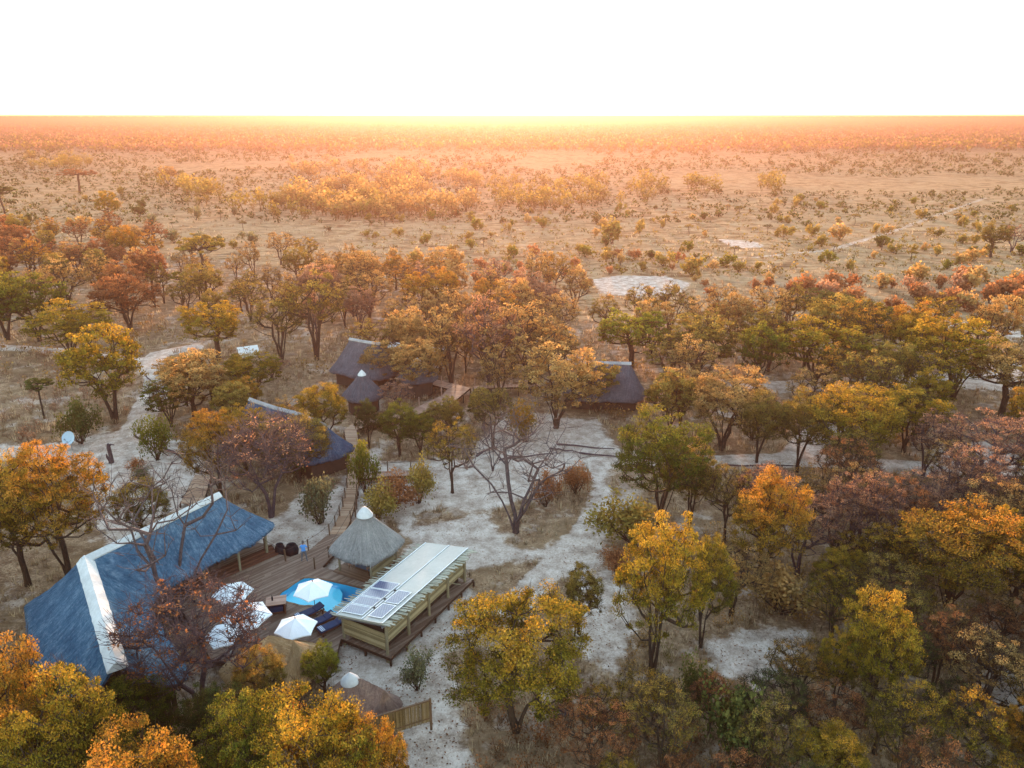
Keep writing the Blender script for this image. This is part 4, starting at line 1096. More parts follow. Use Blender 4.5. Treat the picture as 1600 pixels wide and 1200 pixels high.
# --- other thatched roofs
def cottage(ridge_px, rz, halfw, eave_z, hip, label, mat, cap=True, name="thatched_cottage", cat="cottage", capmat=None, walls=True):
    root = thing(name, label, cat, (0, 0, 0)); rd = [Vector(G(px, py, rz)) for px, py in ridge_px]
    n = len(rd); left, right, pl, pr = [], [], [], []
    for i, p in enumerate(rd):
        d = (rd[min(i + 1, n - 1)] - rd[max(i - 1, 0)]).normalized(); s = Vector((-d.y, d.x, 0))
        if i == 0:
            left.append(E(p + s * halfw * .9 - d * hip * .6, eave_z)); pl.append(0)
            right.append(E(p - s * halfw * .9 - d * hip * .6, eave_z)); pr.append(0)
        left.append(E(p + s * halfw, eave_z)); pl.append(i); right.append(E(p - s * halfw, eave_z)); pr.append(i)
        if i == n - 1:
            left.append(E(p + s * halfw * .9 + d * hip * .6, eave_z)); pl.append(i)
            right.append(E(p - s * halfw * .9 + d * hip * .6, eave_z)); pr.append(i)
    d0 = (rd[1] - rd[0]).normalized(); d1 = (rd[-1] - rd[-2]).normalized()
    ev = [E(rd[0] - d0 * hip, eave_z)] + left + [E(rd[-1] + d1 * hip, eave_z)] + right[::-1] + [E(rd[0] - d0 * hip, eave_z)]
    pr_ = [0] + pl + [n - 1] + pr[::-1] + [0]
    loft_roof(rd, ev, pr_, root, mat, rows=10)
    if cap: ridge_cap([rd[0] - d0 * .2] + rd[1:-1] + [rd[-1] + d1 * .2], root, .26, .24, mat=capmat or M['cap_dull'])
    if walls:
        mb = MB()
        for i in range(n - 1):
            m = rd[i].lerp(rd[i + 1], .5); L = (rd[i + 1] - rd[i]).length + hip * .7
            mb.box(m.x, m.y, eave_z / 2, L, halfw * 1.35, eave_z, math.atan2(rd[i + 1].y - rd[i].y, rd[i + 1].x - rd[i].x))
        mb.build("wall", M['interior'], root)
    return root
cottage([(392, 622), (430, 635), (470, 645), (505, 661)], 5.2, 3.1, 2.0, 1.8, "dark blue thatched building with a curved white ridge glimpsed between trees", M['thatch_dark'])
cottage([(548, 528), (575, 533), (592, 535)], 5.8, 3.3, 1.9, 2.6, "slate thatched cottage with white ridge end at the back of the camp", M['thatch_far'])
cottage([(905, 564), (984, 566)], 5.2, 3.7, 1.5, 2.2, "long slate thatched cottage with flat white ridge beside the sunlit clearing", M['thatch_far'])
cottage([(392, 1012), (420, 992), (458, 1000)], 3.5, 2.5, 1.5, 1.6, "straw coloured low thatched roof with orange rim beside the parasols", M['thatch_tan'], cap=False, name="thatched_hut", cat="hut")
cottage([(560, 1060), (590, 1072), (600, 1079)], 2.7, 1.3, 1.2, .7, "small brown thatched roof behind the reed screen", M['thatch_pink'], cap=False, name="thatched_hut", cat="hut")
def cone_hut(px, py, ztop, r, ez, label, mat, capr=.5, name="thatched_hut", cat="hut"):
    x, y, _ = G(px, py, ztop); root = thing(name, label, cat, (x, y, 0))
    ev = [(r * math.cos(2 * math.pi * k / 20), r * math.sin(2 * math.pi * k / 20), ez) for k in range(21)]
    loft_roof([Vector((0, 0, ztop))], ev, [0] * 21, root, mat, rows=10, sag=.02)
    sl = (ztop - ez) / r
    mb = MB(); mb.lathe([(capr, ztop - sl * capr + .02), (capr * .98, ztop - sl * capr + .12), (capr * .5, ztop - sl * capr * .42 + .1), (0, ztop + .12)], 14); mb.build("cap", M['cap'], root, smooth=True)
    mb = MB(); mb.lathe([(r * .7, 0), (r * .7, ez + .1)], 16); mb.build("wall", M['interior'], root)
    return root
cone_hut(565, 579, 4.9, 2.6, 1.9, "conical slate thatched hut with a white pointed cap", M['thatch_far'], .5)
cone_hut(546, 1053, 3.0, 1.5, 1.5, "little round roof with a white domed cap above the golden tree", M['thatch_pink'], .55)
cone_hut(652, 560, 4.6, 2.6, 2.2, "far round hut with only its white cap showing through the orange trees", M['thatch_far'], .7)
def tent(px, py, label, s=1.0, rot=.3):
    x, y, _ = G(px, py, 0); root = thing("canvas_tent", label, "tent", (x, y, 0), rot)
    mb = MB(); L, Wd, Hh, e = 2.6 * s, 1.9 * s, 3.2 * s, 1.9 * s
    vs = [(-L, -Wd, 0), (L, -Wd, 0), (L, Wd, 0), (-L, Wd, 0), (-L, -Wd, e), (L, -Wd, e), (L, Wd, e), (-L, Wd, e), (-L * .9, 0, Hh), (L * .9, 0, Hh)]
    mb.add(vs, [(0, 1, 5, 4), (2, 3, 7, 6), (1, 2, 6, 5), (3, 0, 4, 7), (4, 5, 9, 8), (6, 7, 8, 9), (5, 6, 9), (7, 4, 8)]); mb.build("canvas_walls", M['tent'], root)
    mb = MB(); o = .35
    vs = [(-L - o, -Wd - o, e - .15), (L + o, -Wd - o, e - .15), (L + o, 0, Hh + .1), (-L - o, 0, Hh + .1), (-L - o, Wd + o, e - .15), (L + o, Wd + o, e - .15)]
    vs += [(a, b, c + .04) for a, b, c in vs]
    mb.add(vs, [(6, 7, 8, 9), (9, 8, 11, 10), (3, 2, 1, 0), (4, 5, 2, 3), (0, 1, 7, 6), (5, 4, 10, 11), (1, 2, 8, 7), (2, 5, 11, 8), (3, 0, 6, 9), (4, 3, 9, 10)]); mb.build("fly_sheet", M['canvas'], root)
tent(388, 556, "cream canvas tent peeking out between golden trees near the sand track", .42, .5)
tent(684, 552, "white canvas tent showing through the orange trees on the far side of camp", .4, .1)
tent(622, 548, "white tent roof glimpsed right of the slate cottage", .35, -.4)

# --- reed screen
a = Vector(G(674, 1140, 0)); b = Vector(G(612, 1160, 0)); b = a + (b - a).normalized() * 3.6
scr = thing("reed_screen", "brown upright reed screen standing on the sand below the shed", "screen fence", (0, 0, 0))
for p in (a, b): mb = MB(); mb.tube([tuple(p), (p.x, p.y, 2.2)], .07, 8); mb.build("post", M['post'], scr)
mb = MB(); mb.bar((a.x, a.y, 2.08), (b.x, b.y, 2.08), .09, .09); mb.build("rail", M['post'], scr)
mb = MB(); mb.bar((a.x, a.y, .85), (b.x, b.y, .85), .06, .07); mb.build("rail", M['post'], scr)
mb = MB(); L = (b - a).length; k = .1
while k < L - .05:
    p = a.lerp(b, k / L); mb.tube([(p.x, p.y, .62 + R.uniform(-.04, .02)), (p.x + R.uniform(-.01, .01), p.y, 2.05 + R.uniform(-.03, .05))], R.uniform(.018, .028), 5); k += .05
mb.build("reeds", M['screen'], scr, "stuff")

# --- satellite dish
x, y, _ = G(113, 704, 0)
ds = thing("satellite_dish", "pale blue satellite dish on a thin post by the left sand patch", "satellite dish", (x, y, 0), rad(-8))
mb = MB(); mb.tube([(0, 0, 0), (0, 0, 1.3)], .05, 7); mb.build("post", M['steel'], ds)
mb = MB(); prof = [(1.0 * k / 8 * .72, .16 * (k / 8) ** 2) for k in range(9)]; mb.lathe(prof, 24)
me = mb.mesh("reflector", M['dish'], True); o = link_mesh("reflector", me, ds); o.location = (0, -.1, 1.45); o.rotation_euler = (rad(62), 0, 0)
mb = MB(); mb.tube([(0, -.35, 1.0), (0, -.75, 1.55)], .02, 5); mb.build("feed_arm", M['steel'], ds)
mb = MB(); mb.box(0, -.76, 1.6, .1, .14, .1); mb.build("feed_horn", M['steel'], ds)

# --- person
def person():
    x, y, _ = G(476, 878, DECKZ); root = thing("person", "person in a bright blue shirt and grey trousers standing at the deck edge facing away", "person", (x, y, DECKZ), rad(8))
    V = []; Ed = []; Rd = []
    def add(p, r, q=None):
        V.append(p); Rd.append(r)
        if q is not None: Ed.append((q, len(V) - 1))
        return len(V) - 1
    pel = add((0, 0, .97), (.155, .11)); wa = add((0, .0, 1.12), (.145, .105), pel); chst = add((0, .015, 1.34), (.18, .12), wa); nk = add((0, .02, 1.50), (.065, .06), chst)
    hd0 = add((0, .035, 1.58), (.062, .065), nk); hd = add((0, .05, 1.68), (.082, .098), hd0); add((0, .045, 1.77), (.062, .07), hd)
    for s in (-1, 1):
        sh = add((s * .17, .015, 1.43), (.065, .065), chst); el = add((s * .27, .10, 1.20), (.043, .043), sh); wr = add((s * .12, .32, 1.33), (.028, .028), el); ha = add((s * .07, .38, 1.37), (.036, .022), wr)
        hp = add((s * .11, 0, .88), (.098, .10), pel); kn = add((s * .16, .03, .50), (.062, .065), hp); an = add((s * .20, -.01, .10), (.042, .045), kn); add((s * .215, .13, .035), (.042, .032), an)
    me = bpy.data.meshes.new("body"); me.from_pydata(V, Ed, []); me.update(); o = link_mesh("body", me, root)
    sk = o.modifiers.new("skin", 'SKIN'); 
    for i, r in enumerate(Rd): me.skin_vertices[0].data[i].radius = r if me.skin_vertices else (.1, .1)
    me.skin_vertices[0].data[0].use_root = True
    ss = o.modifiers.new("sub", 'SUBSURF'); ss.levels = 1; ss.render_levels = 2
    t = NT("clothed_body"); sp = t.n("ShaderNodeSeparateXYZ", Vector=t.obj()); z = sp.outputs[2]; yv = sp.outputs[1]
    skin = (.30, .17, .11); c = t.mix(t.math('GREATER_THAN', z, 1.0), (.13, .135, .15), (.08, .30, .70))
    c = t.mix(t.math('GREATER_THAN', z, 1.52), c, skin); c = t.mix(t.math('LESS_THAN', z, .09), c, (.03, .025, .02))
    c = t.mix(t.math('MULTIPLY', t.math('GREATER_THAN', yv, .18), t.math('GREATER_THAN', z, 1.0)), c, skin)
    t.bsdf(c, .85, t.bump(t.noise(t.obj(), 14, 3), .3, .02), .2); me.materials.append(t.done())
    mb = MB(); n_ = 14; pr = [(0, .14), (.05, .135), (.085, .09), (.098, .02), (.094, -.05), (.07, -.09)]; mb.lathe(pr, n_, (0, .04, 1.70)); mb.build("hair", simple("grey_brown_hair", (.10, .085, .08), .9), root, smooth=True)
    for s in (-1, 1):
        for k in range(4):
            mb = MB(); bx = s * (.085 - .018 * k); mb.tube([(bx, .385, 1.38), (bx - s * .012, .43, 1.39 - .004 * k), (bx - s * .03, .45, 1.375)], [.009, .008, .006], 5); mb.build("finger", simple("skin", (.30, .17, .11), .7) if s == -1 and k == 0 else bpy.data.materials["skin"], root)
        mb = MB(); mb.tube([(s * .06, .36, 1.385), (s * .035, .39, 1.405), (s * .03, .42, 1.40)], [.011, .009, .007], 5); mb.build("thumb", bpy.data.materials["skin"], root)
person()

# --- dead stump, logs, small ground things
def stump(px, py, h, label):
    x, y, _ = G(px, py, 0); root = thing("dead_stump", label, "tree stump", (x, y, 0)); mb = MB()
    mb.tube([(0, 0, -.1), (.05, 0, h * .4), (-.03, .03, h * .8), (.0, 0, h)], [.28, .2, .2, .13], 8); mb.build("trunk", M['bark_purple'], root)
    mb = MB(); mb.tube([(0, 0, h * .8), (.25, 0, h * .98), (.62, 0, h * .95)], [.11, .09, .04], 6); mb.build("broken_branch", M['bark_purple'], root)
    mb = MB(); mb.tube([(-.1, 0, 0), (-.35, 0, h * .3), (-.35, 0, h * .45)], [.12, .1, .05], 6); mb.build("broken_branch", M['bark_purple'], root)
stump(174, 722, 2.0, "broken dark tree stump standing on the sand near the satellite dish")
def log(p0, p1, r, label, name="fallen_log", n=6):
    a, b = Vector(G(*p0, r)), Vector(G(*p1, r)); root = thing(name, label, "log", tuple(a)); mb = MB(); pts = []
    for k in range(n + 1):
        p = a.lerp(b, k / n) - a; pts.append((p.x + R.uniform(-.08, .08) * (0 < k < n), p.y + R.uniform(-.2, .2) * (0 < k < n), R.uniform(-.02, .08)))
    mb.tube(pts, [r * (1 - .5 * k / n) for k in range(n + 1)], 6); mb.build("stem", M['bark_purple'], root)
log((210, 680), (240, 700), .13, "dark log edging the sand path below the curve")
log((241, 692), (262, 712), .10, "thin fallen branch lying on the sand beside the young tree")
log((256, 700), (298, 724), .16, "long grey fallen trunk across the sand patch")
log((228, 588), (248, 604), .10, "log edging the narrow bend of the sand path")
log((860, 700), (905, 708), .10, "straight log kerb at the start of the right sand path")
log((905, 708), (985, 716), .10, "long straight log kerb along the right sand path near the clearing")
log((985, 716), (1085, 722), .10, "log kerb of the right sand path just before the green tree")
log((870, 694), (960, 702), .10, "log kerb on the upper side of the right sand path")
log((1120, 728), (1250, 728), .10, "log kerb of the right sand path beyond the green tree")
log((745, 712), (773, 697), .14, "grey fallen branch lying on the pale track")
log((835, 1100), (905, 1118), .12, "dark fallen branch in the leaf litter under the big golden tree")
log((860, 1122), (940, 1116), .12, "second fallen branch lying in the litter right of the big golden tree")
log((780, 718), (870, 708), .10, "log kerb across the clearing behind the big dead tree")

# ================================================================== trees placed one by one
# base x, base y, top y, crown width (picture units), habit, colour, label
T = [
 (30, 1300, 1000, 190, 'd', 'orange', "orange topped tree in the near left corner below the lodge"),
 (150, 1330, 1050, 190, 'd', 'gold', "golden tree right of the orange corner tree below the lodge gable"),
 (260, 1400, 1130, 230, 'd', 'orange', "low orange tree at the bottom between the golden trees and the dark gap"),
 (515, 1345, 1072, 225, 'd', 'gold', "broad golden green tree right below the small domed white cap"),
 (400, 1310, 1085, 150, 'd', 'green', "green tree squeezed left of the broad golden tree near the bottom"),
 (588, 1335, 1118, 112, 'd', 'orange', "orange crowned tree covering the left end of the reed screen"),
 (412, 1125, 1012, 92, 'd', 'olive', "olive yellow tree growing right in front of the straw coloured roof"),
 (508, 1092, 1005, 60, 'd', 'lime', "bright lime green young tree at the deck corner by the shed"),
 (318, 1120, 905, 225, 'p', 'rust', "half bare rusty tree with forked dark trunk in front of the lodge"),
 (225, 1190, 1060, 120, 'd', 'green', "dark green tree in the shade below the lodge gable end"),
 (345, 1210, 1070, 110, 'd', 'dark', "dark green low tree under the half bare rusty one"),
 (108, 905, 692, 165, 'd', 'orange', "orange and green tree with several trunks left of the lodge roof"),
 (45, 915, 705, 125, 'd', 'gold', "golden green tree beside the multi trunk one left of the lodge"),
 (-35, 900, 705, 140, 'd', 'orange', "orange tree cut by the edge left of the lodge"),
 (228, 848, 748, 92, 'd', 'olive', "small olive orange tree just behind the lodge ridge"),
 (424, 808, 648, 152, 'p', 'pink', "twiggy purple brown tree with a thick dark trunk behind the lodge tip"),
 (345, 775, 640, 105, 'd', 'orange', "orange tree left of the twiggy purple tree"),
 (468, 752, 640, 112, 'd', 'olive', "olive tree in front of the dark blue building with curved ridge"),
 (180, 657, 505, 140, 'd', 'gold', "tall golden tree with forked trunk beside the curving sand path"),
 (112, 562, 470, 125, 'd', 'gold', "dense golden tree behind the tall forked one"),
 (62, 530, 428, 120, 'd', 'green', "big dark green crown at the far left above the straight path"),
 (12, 528, 425, 110, 'd', 'green', "green tree at the far left edge above the straight path"),
 (205, 515, 428, 105, 'd', 'rust', "rust and green tree with bunched trunks above the sand junction"),
 (305, 655, 548, 130, 'd', 'tan', "tan orange tree right of the curving sand path"),
 (398, 622, 550, 95, 'd', 'gold', "golden tree right behind the tan orange one near the camp path"),
 (268, 665, 590, 85, 'd', 'green', "green tree hugging the right side of the curving path"),
 (340, 560, 468, 108, 'd', 'gold', "golden tree in front of the cream tent"),
 (69, 652, 590, 48, 'u', 'dark', "small flat topped dark tree standing alone in the left grass"),
 (325, 463, 364, 75, 'u', 'olive', "spreading umbrella shaped acacia on the left savanna"),
 (286, 472, 424, 36, 'u', 'green', "small dark green flat topped tree below the umbrella acacia"),
 (312, 467, 420, 34, 's', 'tan', "thin tan tree just right of the small flat topped green one"),
 (333, 465, 415, 34, 's', 'olive', "thin olive tree straight below the umbrella acacia"),
 (378, 486, 450, 38, 'u', 'green', "round dark green tree right of the thin olive one"),
 (283, 424, 393, 32, 's', 'tan', "small fan shaped tan tree left of the umbrella acacia"),
 (125, 302, 263, 52, 'u', 'rust', "dark reddish umbrella tree alone on the far left savanna"),
 (8, 338, 290, 42, 'u', 'dark', "dark flat topped tree at the far left edge of the savanna"),
 (172, 352, 296, 34, 'd', 'gold', "golden tree standing alone on the left savanna"),
 (262, 290, 258, 34, 'd', 'tan', "tan round tree at the left end of the far thicket"),
 (955, 380, 350, 40, 'k', 'olive', "squat olive bush with dead snag in the middle of the savanna"),
 (495, 560, 418, 120, 's', 'olive', "tall airy olive tree behind the slate cottage"),
 (440, 565, 450, 100, 's', 'olive', "airy olive tree left of the tall one behind the slate cottage"),
 (508, 700, 596, 84, 'd', 'gold', "golden brown tree at the far end of the long boardwalk"),
 (625, 712, 628, 72, 'd', 'green', "green tree with bare lower trunks left of the pair by the footbridge"),
 (657, 708, 640, 60, 'd', 'green', "green tree with thick dark trunk right of the pair by the footbridge"),
 (577, 700, 622, 44, 'd', 'dark', "narrow dark green tree at the boardwalk bend"),
 (707, 770, 648, 92, 's', 'gold', "airy yellow green tree with pale bare trunk left of the dead tree"),
 (868, 668, 540, 150, 'd', 'tan', "wide tan tree with fanned trunks above the clearing"),
 (830, 610, 470, 165, 's', 'tan', "large airy orange tan tree behind the fanned trunk tree"),
 (765, 610, 455, 120, 's', 'pink', "tall bare pinkish tree in the middle of the camp"),
 (705, 600, 470, 100, 's', 'tan', "airy orange tan tree by the sunlit balustrade"),
 (1030, 820, 640, 150, 'd', 'green', "large green tree with orange top right of the clearing"),
 (1078, 815, 690, 90, 'd', 'olive', "olive tree pressed against the right side of the large green one"),
 (1018, 1060, 800, 150, 'd', 'gold', "tall golden orange tree with leaning trunk right of the clearing track"),
 (1095, 1010, 835, 90, 'd', 'gold', "golden tree touching the right side of the tall golden orange one"),
 (808, 1140, 930, 235, 'd', 'gold', "huge golden topped tree with green skirts in front of the shed"),
 (905, 990, 885, 78, 'd', 'olive', "olive orange bush tree with dead sticks behind the huge golden one"),
 (1186, 922, 730, 128, 'd', 'orange', "bright orange round tree with single dark trunk right of centre"),
 (1480, 962, 778, 185, 'd', 'orange', "wide orange tree with split dark trunk near the right edge"),
 (1575, 975, 790, 120, 'd', 'gold', "golden tree right of the wide orange one at the edge"),
 (1352, 1130, 918, 108, 'd', 'gold', "golden tree with long leaning trunk at the lower right"),
 (1302, 1112, 985, 68, 'd', 'gold', "small golden tree left of the leaning trunk"),
 (1238, 1108, 1003, 108, 's', 'orange', "airy bright orange tree beside the small white patch"),
 (1455, 1088, 948, 96, 's', 'rust', "thin rusty tree right of the leaning golden one"),
 (1303, 950, 855, 84, 'd', 'gold', "small golden tree below the row of purple trunks"),
 (1592, 1225, 1105, 100, 'd', 'orange', "red orange tree at the bottom right corner"),
 (1400, 1235, 1062, 120, 's', 'gold', "sparse yellow leaved tree at the bottom right of the leaning trunk"),
 (1030, 1215, 1060, 140, 's', 'olive', "sparse twiggy yellow tree below the tall golden orange one"),
 (1190, 1240, 1090, 120, 's', 'olive', "sparse olive tree at the bottom beneath the airy orange one"),
 (1282, 1255, 1130, 120, 'd', 'gold', "golden low tree at the bottom in front of the leaning trunk"),
 (1500, 1240, 1080, 120, 's', 'gold', "sparse golden tree at the bottom left of the corner tree"),
 (1300, 885, 735, 105, 's', 'pink', "pinkish thin tree at the left of the purple trunk row"),
 (1345, 888, 728, 105, 's', 'pink', "pinkish thin tree in the middle of the purple trunk row"),
 (1392, 882, 742, 95, 's', 'rust', "rusty thin tree at the right of the purple trunk row"),
 (1268, 830, 740, 70, 's', 'tan', "tan thin tree behind the bright orange round one"),
 (1490, 622, 495, 165, 'd', 'gold', "wide golden tree with black trunk above the right sand road"),
 (1182, 612, 503, 80, 'd', 'green', "green topped tree with thin dark trunk by the right sand road"),
 (1272, 602, 498, 150, 'd', 'gold', "wide yellow tree right of the green topped one"),
 (1352, 605, 525, 110, 'd', 'olive', "olive brown tree between the two wide golden ones"),
 (985, 572, 482, 112, 'd', 'lime', "lime yellow tree with spread stems behind the long cottage"),
 (1090, 592, 492, 125, 'd', 'olive', "olive tree right of the lime yellow one"),
 (1128, 700, 572, 148, 'd', 'tan', "broad tan crown above the right sand path"),
 (1182, 722, 612, 74, 'd', 'olive', "olive tree with thin trunk standing on the right sand path"),
 (1245, 735, 608, 84, 'd', 'olive', "olive tree with dark trunk at the fork of the right path"),
 (1332, 738, 598, 150, 'd', 'gold', "yellow gold tree right of the path fork"),
 (1412, 705, 605, 110, 'd', 'gold', "golden flat crown in front of the wide golden tree"),
 (1442, 742, 640, 92, 's', 'pink', "purple grey bare tree beside the blue sand patch"),
 (1530, 775, 645, 150, 's', 'pink', "dusky pink airy tree near the right edge"),
 (1565, 650, 525, 130, 'd', 'tan', "tan tree at the right edge above the road"),
 (1602, 720, 600, 90, 'd', 'orange', "orange tree cut by the right edge"),
 (1502, 838, 690, 110, 's', 'pink', "pinkish airy tree behind the wide orange one"),
 (1590, 870, 740, 100, 's', 'tan', "tan airy tree at the right edge above the golden one"),
 (1290, 505, 455, 92, 'd', 'dark', "dark grey green round tree at the savanna edge"),
 (1352, 512, 472, 86, 'd', 'green', "green tree right of the dark round one at the savanna edge"),
 (1388, 548, 503, 34, 'd', 'lime', "small upright yellow green tree below the savanna edge"),
 (1228, 505, 460, 46, 'd', 'gold', "small yellow tree left of the dark round one"),
 (1128, 512, 474, 58, 'd', 'lime', "lime green tree poking above the olive crowns"),
 (1548, 402, 345, 50, 'd', 'olive', "olive tree with mixed crown on the right savanna"),
 (1580, 395, 348, 50, 's', 'pink', "grey airy tree at the right savanna edge"),
 (1313, 376, 355, 36, 'k', 'tan', "tan fan shaped bush clump on the right savanna"),
 (1082, 430, 405, 30, 'k', 'olive', "olive bush right behind the bare clay pan"),
 (640, 545, 455, 90, 's', 'tan', "airy tan tree behind the white tents"),
 (580, 575, 500, 90, 's', 'olive', "airy tree leaning over the slate cottage roof"),
 (660, 620, 530, 85, 'd', 'tan', "tan tree left of the sunlit balustrade"),
 (622, 650, 590, 56, 's', 'pink', "dusky twiggy tree right of the conical hut"),
 (756, 672, 604, 56, 'd', 'olive', "olive tree below the sunlit boardwalk"),
 (770, 700, 600, 70, 's', 'olive', "thin tree with tall pale stem above the pale track"),
 (385, 738, 632, 85, 'd', 'gold', "golden tree in front of the left half of the dark blue building"),
 (448, 722, 648, 70, 's', 'olive', "airy olive tree in front of the middle of the dark blue building"),
 (498, 722, 662, 52, 'd', 'olive', "small olive tree hiding the right end of the dark blue building"),
 (606, 606, 532, 76, 'd', 'tan', "tan tree covering the right half of the slate cottage"),
 (425, 590, 560, 60, 's', 'pink', "low pinkish tree behind the golden tree near the camp path"),
 (930, 640, 560, 80, 'd', 'olive', "olive tree in front of the long cottage"),
 (700, 690, 620, 60, 'd', 'olive', "small olive tree behind the airy yellow green one"),
]
for i, (bx, by, tp, wd, st, cl, lb) in enumerate(T): tree_px(bx, by, tp, wd, st, cl, lb, seed=i)
tree_px(806, 832, 628, 235, 'b', 'tan', "big leafless grey tree with many crooked limbs in the clearing", seed=0)
tree_px(770, 735, 655, 60, 'b', 'tan', "small leafless tree beside the pale track behind the big dead one", seed=1)
tree_px(278, 975, 690, 230, 'b', 'tan', "tall leafless tree rising in front of the lodge roof", seed=1)
tree_px(905, 950, 880, 36, 'b', 'tan', "bundle of dead upright sticks behind the huge golden tree", seed=0)
# shrubs placed one by one
for i, (bx, by, tp, wd, cl, lb) in enumerate([
 (502, 818, 757, 55, 'grey', "rounded grey green shrub on the sand left of the boardwalk"),
 (573, 775, 702, 40, 'green', "leafy green shrub at the left end of the footbridge"),
 (655, 786, 730, 42, 'olive', "olive shrub at the right end of the footbridge"),
 (612, 792, 752, 70, 'rust', "reddish low shrub below the footbridge"),
 (590, 812, 765, 55, 'olive', "brownish shrub behind the gazebo peak"),
 (127, 692, 636, 50, 'dark', "dark green round shrub behind the satellite dish"),
 (246, 718, 665, 44, 'green', "young green tree on the sand below the curving path"),
 (652, 1078, 1030, 46, 'grey', "lone grey green shrub on the sand below the shed"),
 (988, 850, 790, 100, 'olive', "brown green shrub at the foot of the large green tree"),
 (900, 770, 735, 40, 'rust', "small reddish shrub in the dry grass right of the dead tree"),
 (852, 790, 745, 36, 'rust', "rusty shrub just right of the dead tree trunk"),
 (1080, 1120, 1050, 55, 'dark', "dark green shrub in the shade right of the tall golden orange tree"),
 (1150, 1200, 1110, 110, 'dark', "big dark green shrub at the bottom right of centre"),
 (1400, 890, 852, 90, 'dark', "dark green shrub at the foot of the wide orange tree"),
 (963, 892, 868, 52, 'rust', "dark red brushwood heap beside the sandy track"),
 (215, 742, 722, 26, 'rust', "small reddish shrub on the sand right of the stump"),
 (820, 690, 640, 55, 'orange', "orange green shrub in front of the fanned trunk tree"),
 (1215, 955, 900, 110, 'tan', "wide tan scrubby shrub right of the golden pair"),
 (1480, 1010, 960, 60, 'tan', "brown shrub under the wide orange tree"),
 (470, 745, 700, 50, 'dark', "dark shrub in the shade left of the long boardwalk"),
 (225, 760, 735, 26, 'grey', "small grey shrub beside the plank ramp"),
]): tree_px(bx, by, tp, wd, 'k', cl, lb, seed=i)
KEEP = [(20, 760, 425, 1045), (425, 830, 735, 1060), (500, 660, 570, 880), (530, 780, 640, 900), (520, 520, 605, 612), (905, 555, 1005, 612), (195, 560, 260, 700), (60, 655, 330, 800),
        (600, 1030, 720, 1200), (640, 640, 940, 960), (640, 590, 745, 650), (85, 660, 130, 720), (880, 690, 960, 1000), (1120, 706, 1262, 728), (1390, 722, 1440, 736), (1130, 594, 1210, 608), (1490, 580, 1560, 612), (1110, 985, 1250, 1050)]
def clear_ok(x, y, h, r):
    X, Y0 = proj(x, y, 0); Y1 = proj(x, y, h)[1]; rw = r * F / depth(x, y, h / 2)
    for a, b, c_, d_ in KEEP:
        if X + rw * .8 > a and X - rw * .8 < c_ and Y0 > b and Y1 + 8 < d_: return False
    return True
# procedural rows: polygon in picture units, number, height range, habits, colours, zone words
ZONES = [
 ([(-20, 385), (240, 380), (270, 455), (250, 500), (150, 490), (-20, 505)], 40, (7, 10.5), 'dds', ['rust', 'rust', 'orange', 'tan', 'olive'], "in the rusty wood on the left"),
 ([(255, 400), (560, 420), (560, 520), (300, 520)], 20, (5.5, 9), 'sds', ['tan', 'olive', 'tan', 'gold'], "on the left wood edge near the umbrella acacia"),
 ([(480, 440), (900, 470), (900, 560), (480, 560)], 38, (7, 10.5), 'ssd', ['tan', 'tan', 'orange', 'tan', 'pink'], "in the glowing wood behind camp"),
 ([(600, 560), (905, 570), (905, 615), (750, 640), (600, 640)], 16, (6, 10), 'sd', ['tan', 'tan', 'olive'], "around the sunlit boardwalk"),
 ([(900, 520), (1240, 520), (1240, 620), (1010, 620), (1000, 560)], 13, (7, 10.5), 'dss', ['olive', 'olive', 'tan', 'gold'], "in the olive belt behind the long cottage"),
 ([(1240, 540), (1640, 530), (1640, 640), (1240, 640)], 17, (7, 10.5), 'dss', ['gold', 'olive', 'tan', 'orange'], "in the golden belt above the right road"),
 ([(950, 625), (1640, 640), (1640, 705), (1090, 695), (960, 660)], 14, (6, 9.5), 'dss', ['olive', 'tan', 'gold', 'tan'], "between the right road and path"),
 ([(1090, 740), (1640, 775), (1640, 880), (1240, 900), (1090, 850)], 17, (6.5, 9.5), 'sss', ['pink', 'tan', 'rust', 'olive'], "in the thin purple brown wood on the right"),
 ([(1130, 900), (1640, 900), (1640, 1050), (1280, 1050), (1130, 980)], 12, (4, 7), 'sss', ['olive', 'tan', 'rust', 'gold'], "in the shaded brush on the right"),
 ([(940, 1080), (1660, 1080), (1700, 1330), (900, 1330)], 22, (4, 7), 'sss', ['olive', 'tan', 'gold', 'rust', 'dark'], "in the tangled brush at the lower right"),
 ([(240, 600), (420, 610), (420, 700), (330, 760), (260, 690)], 7, (4.5, 7), 'd', ['olive', 'gold', 'tan', 'orange'], "between curving path and twiggy purple tree"),
 ([(385, 690), (500, 690), (520, 745), (480, 760), (400, 720)], 6, (4, 6), 'ds', ['olive', 'gold', 'tan', 'orange'], "between twiggy purple tree and long boardwalk"),
 ([(-20, 1150), (330, 1180), (700, 1250), (700, 1420), (-20, 1420)], 12, (4, 7), 'd', ['gold', 'olive', 'orange', 'green'], "under the near left crowns"),
]
AUTO = []
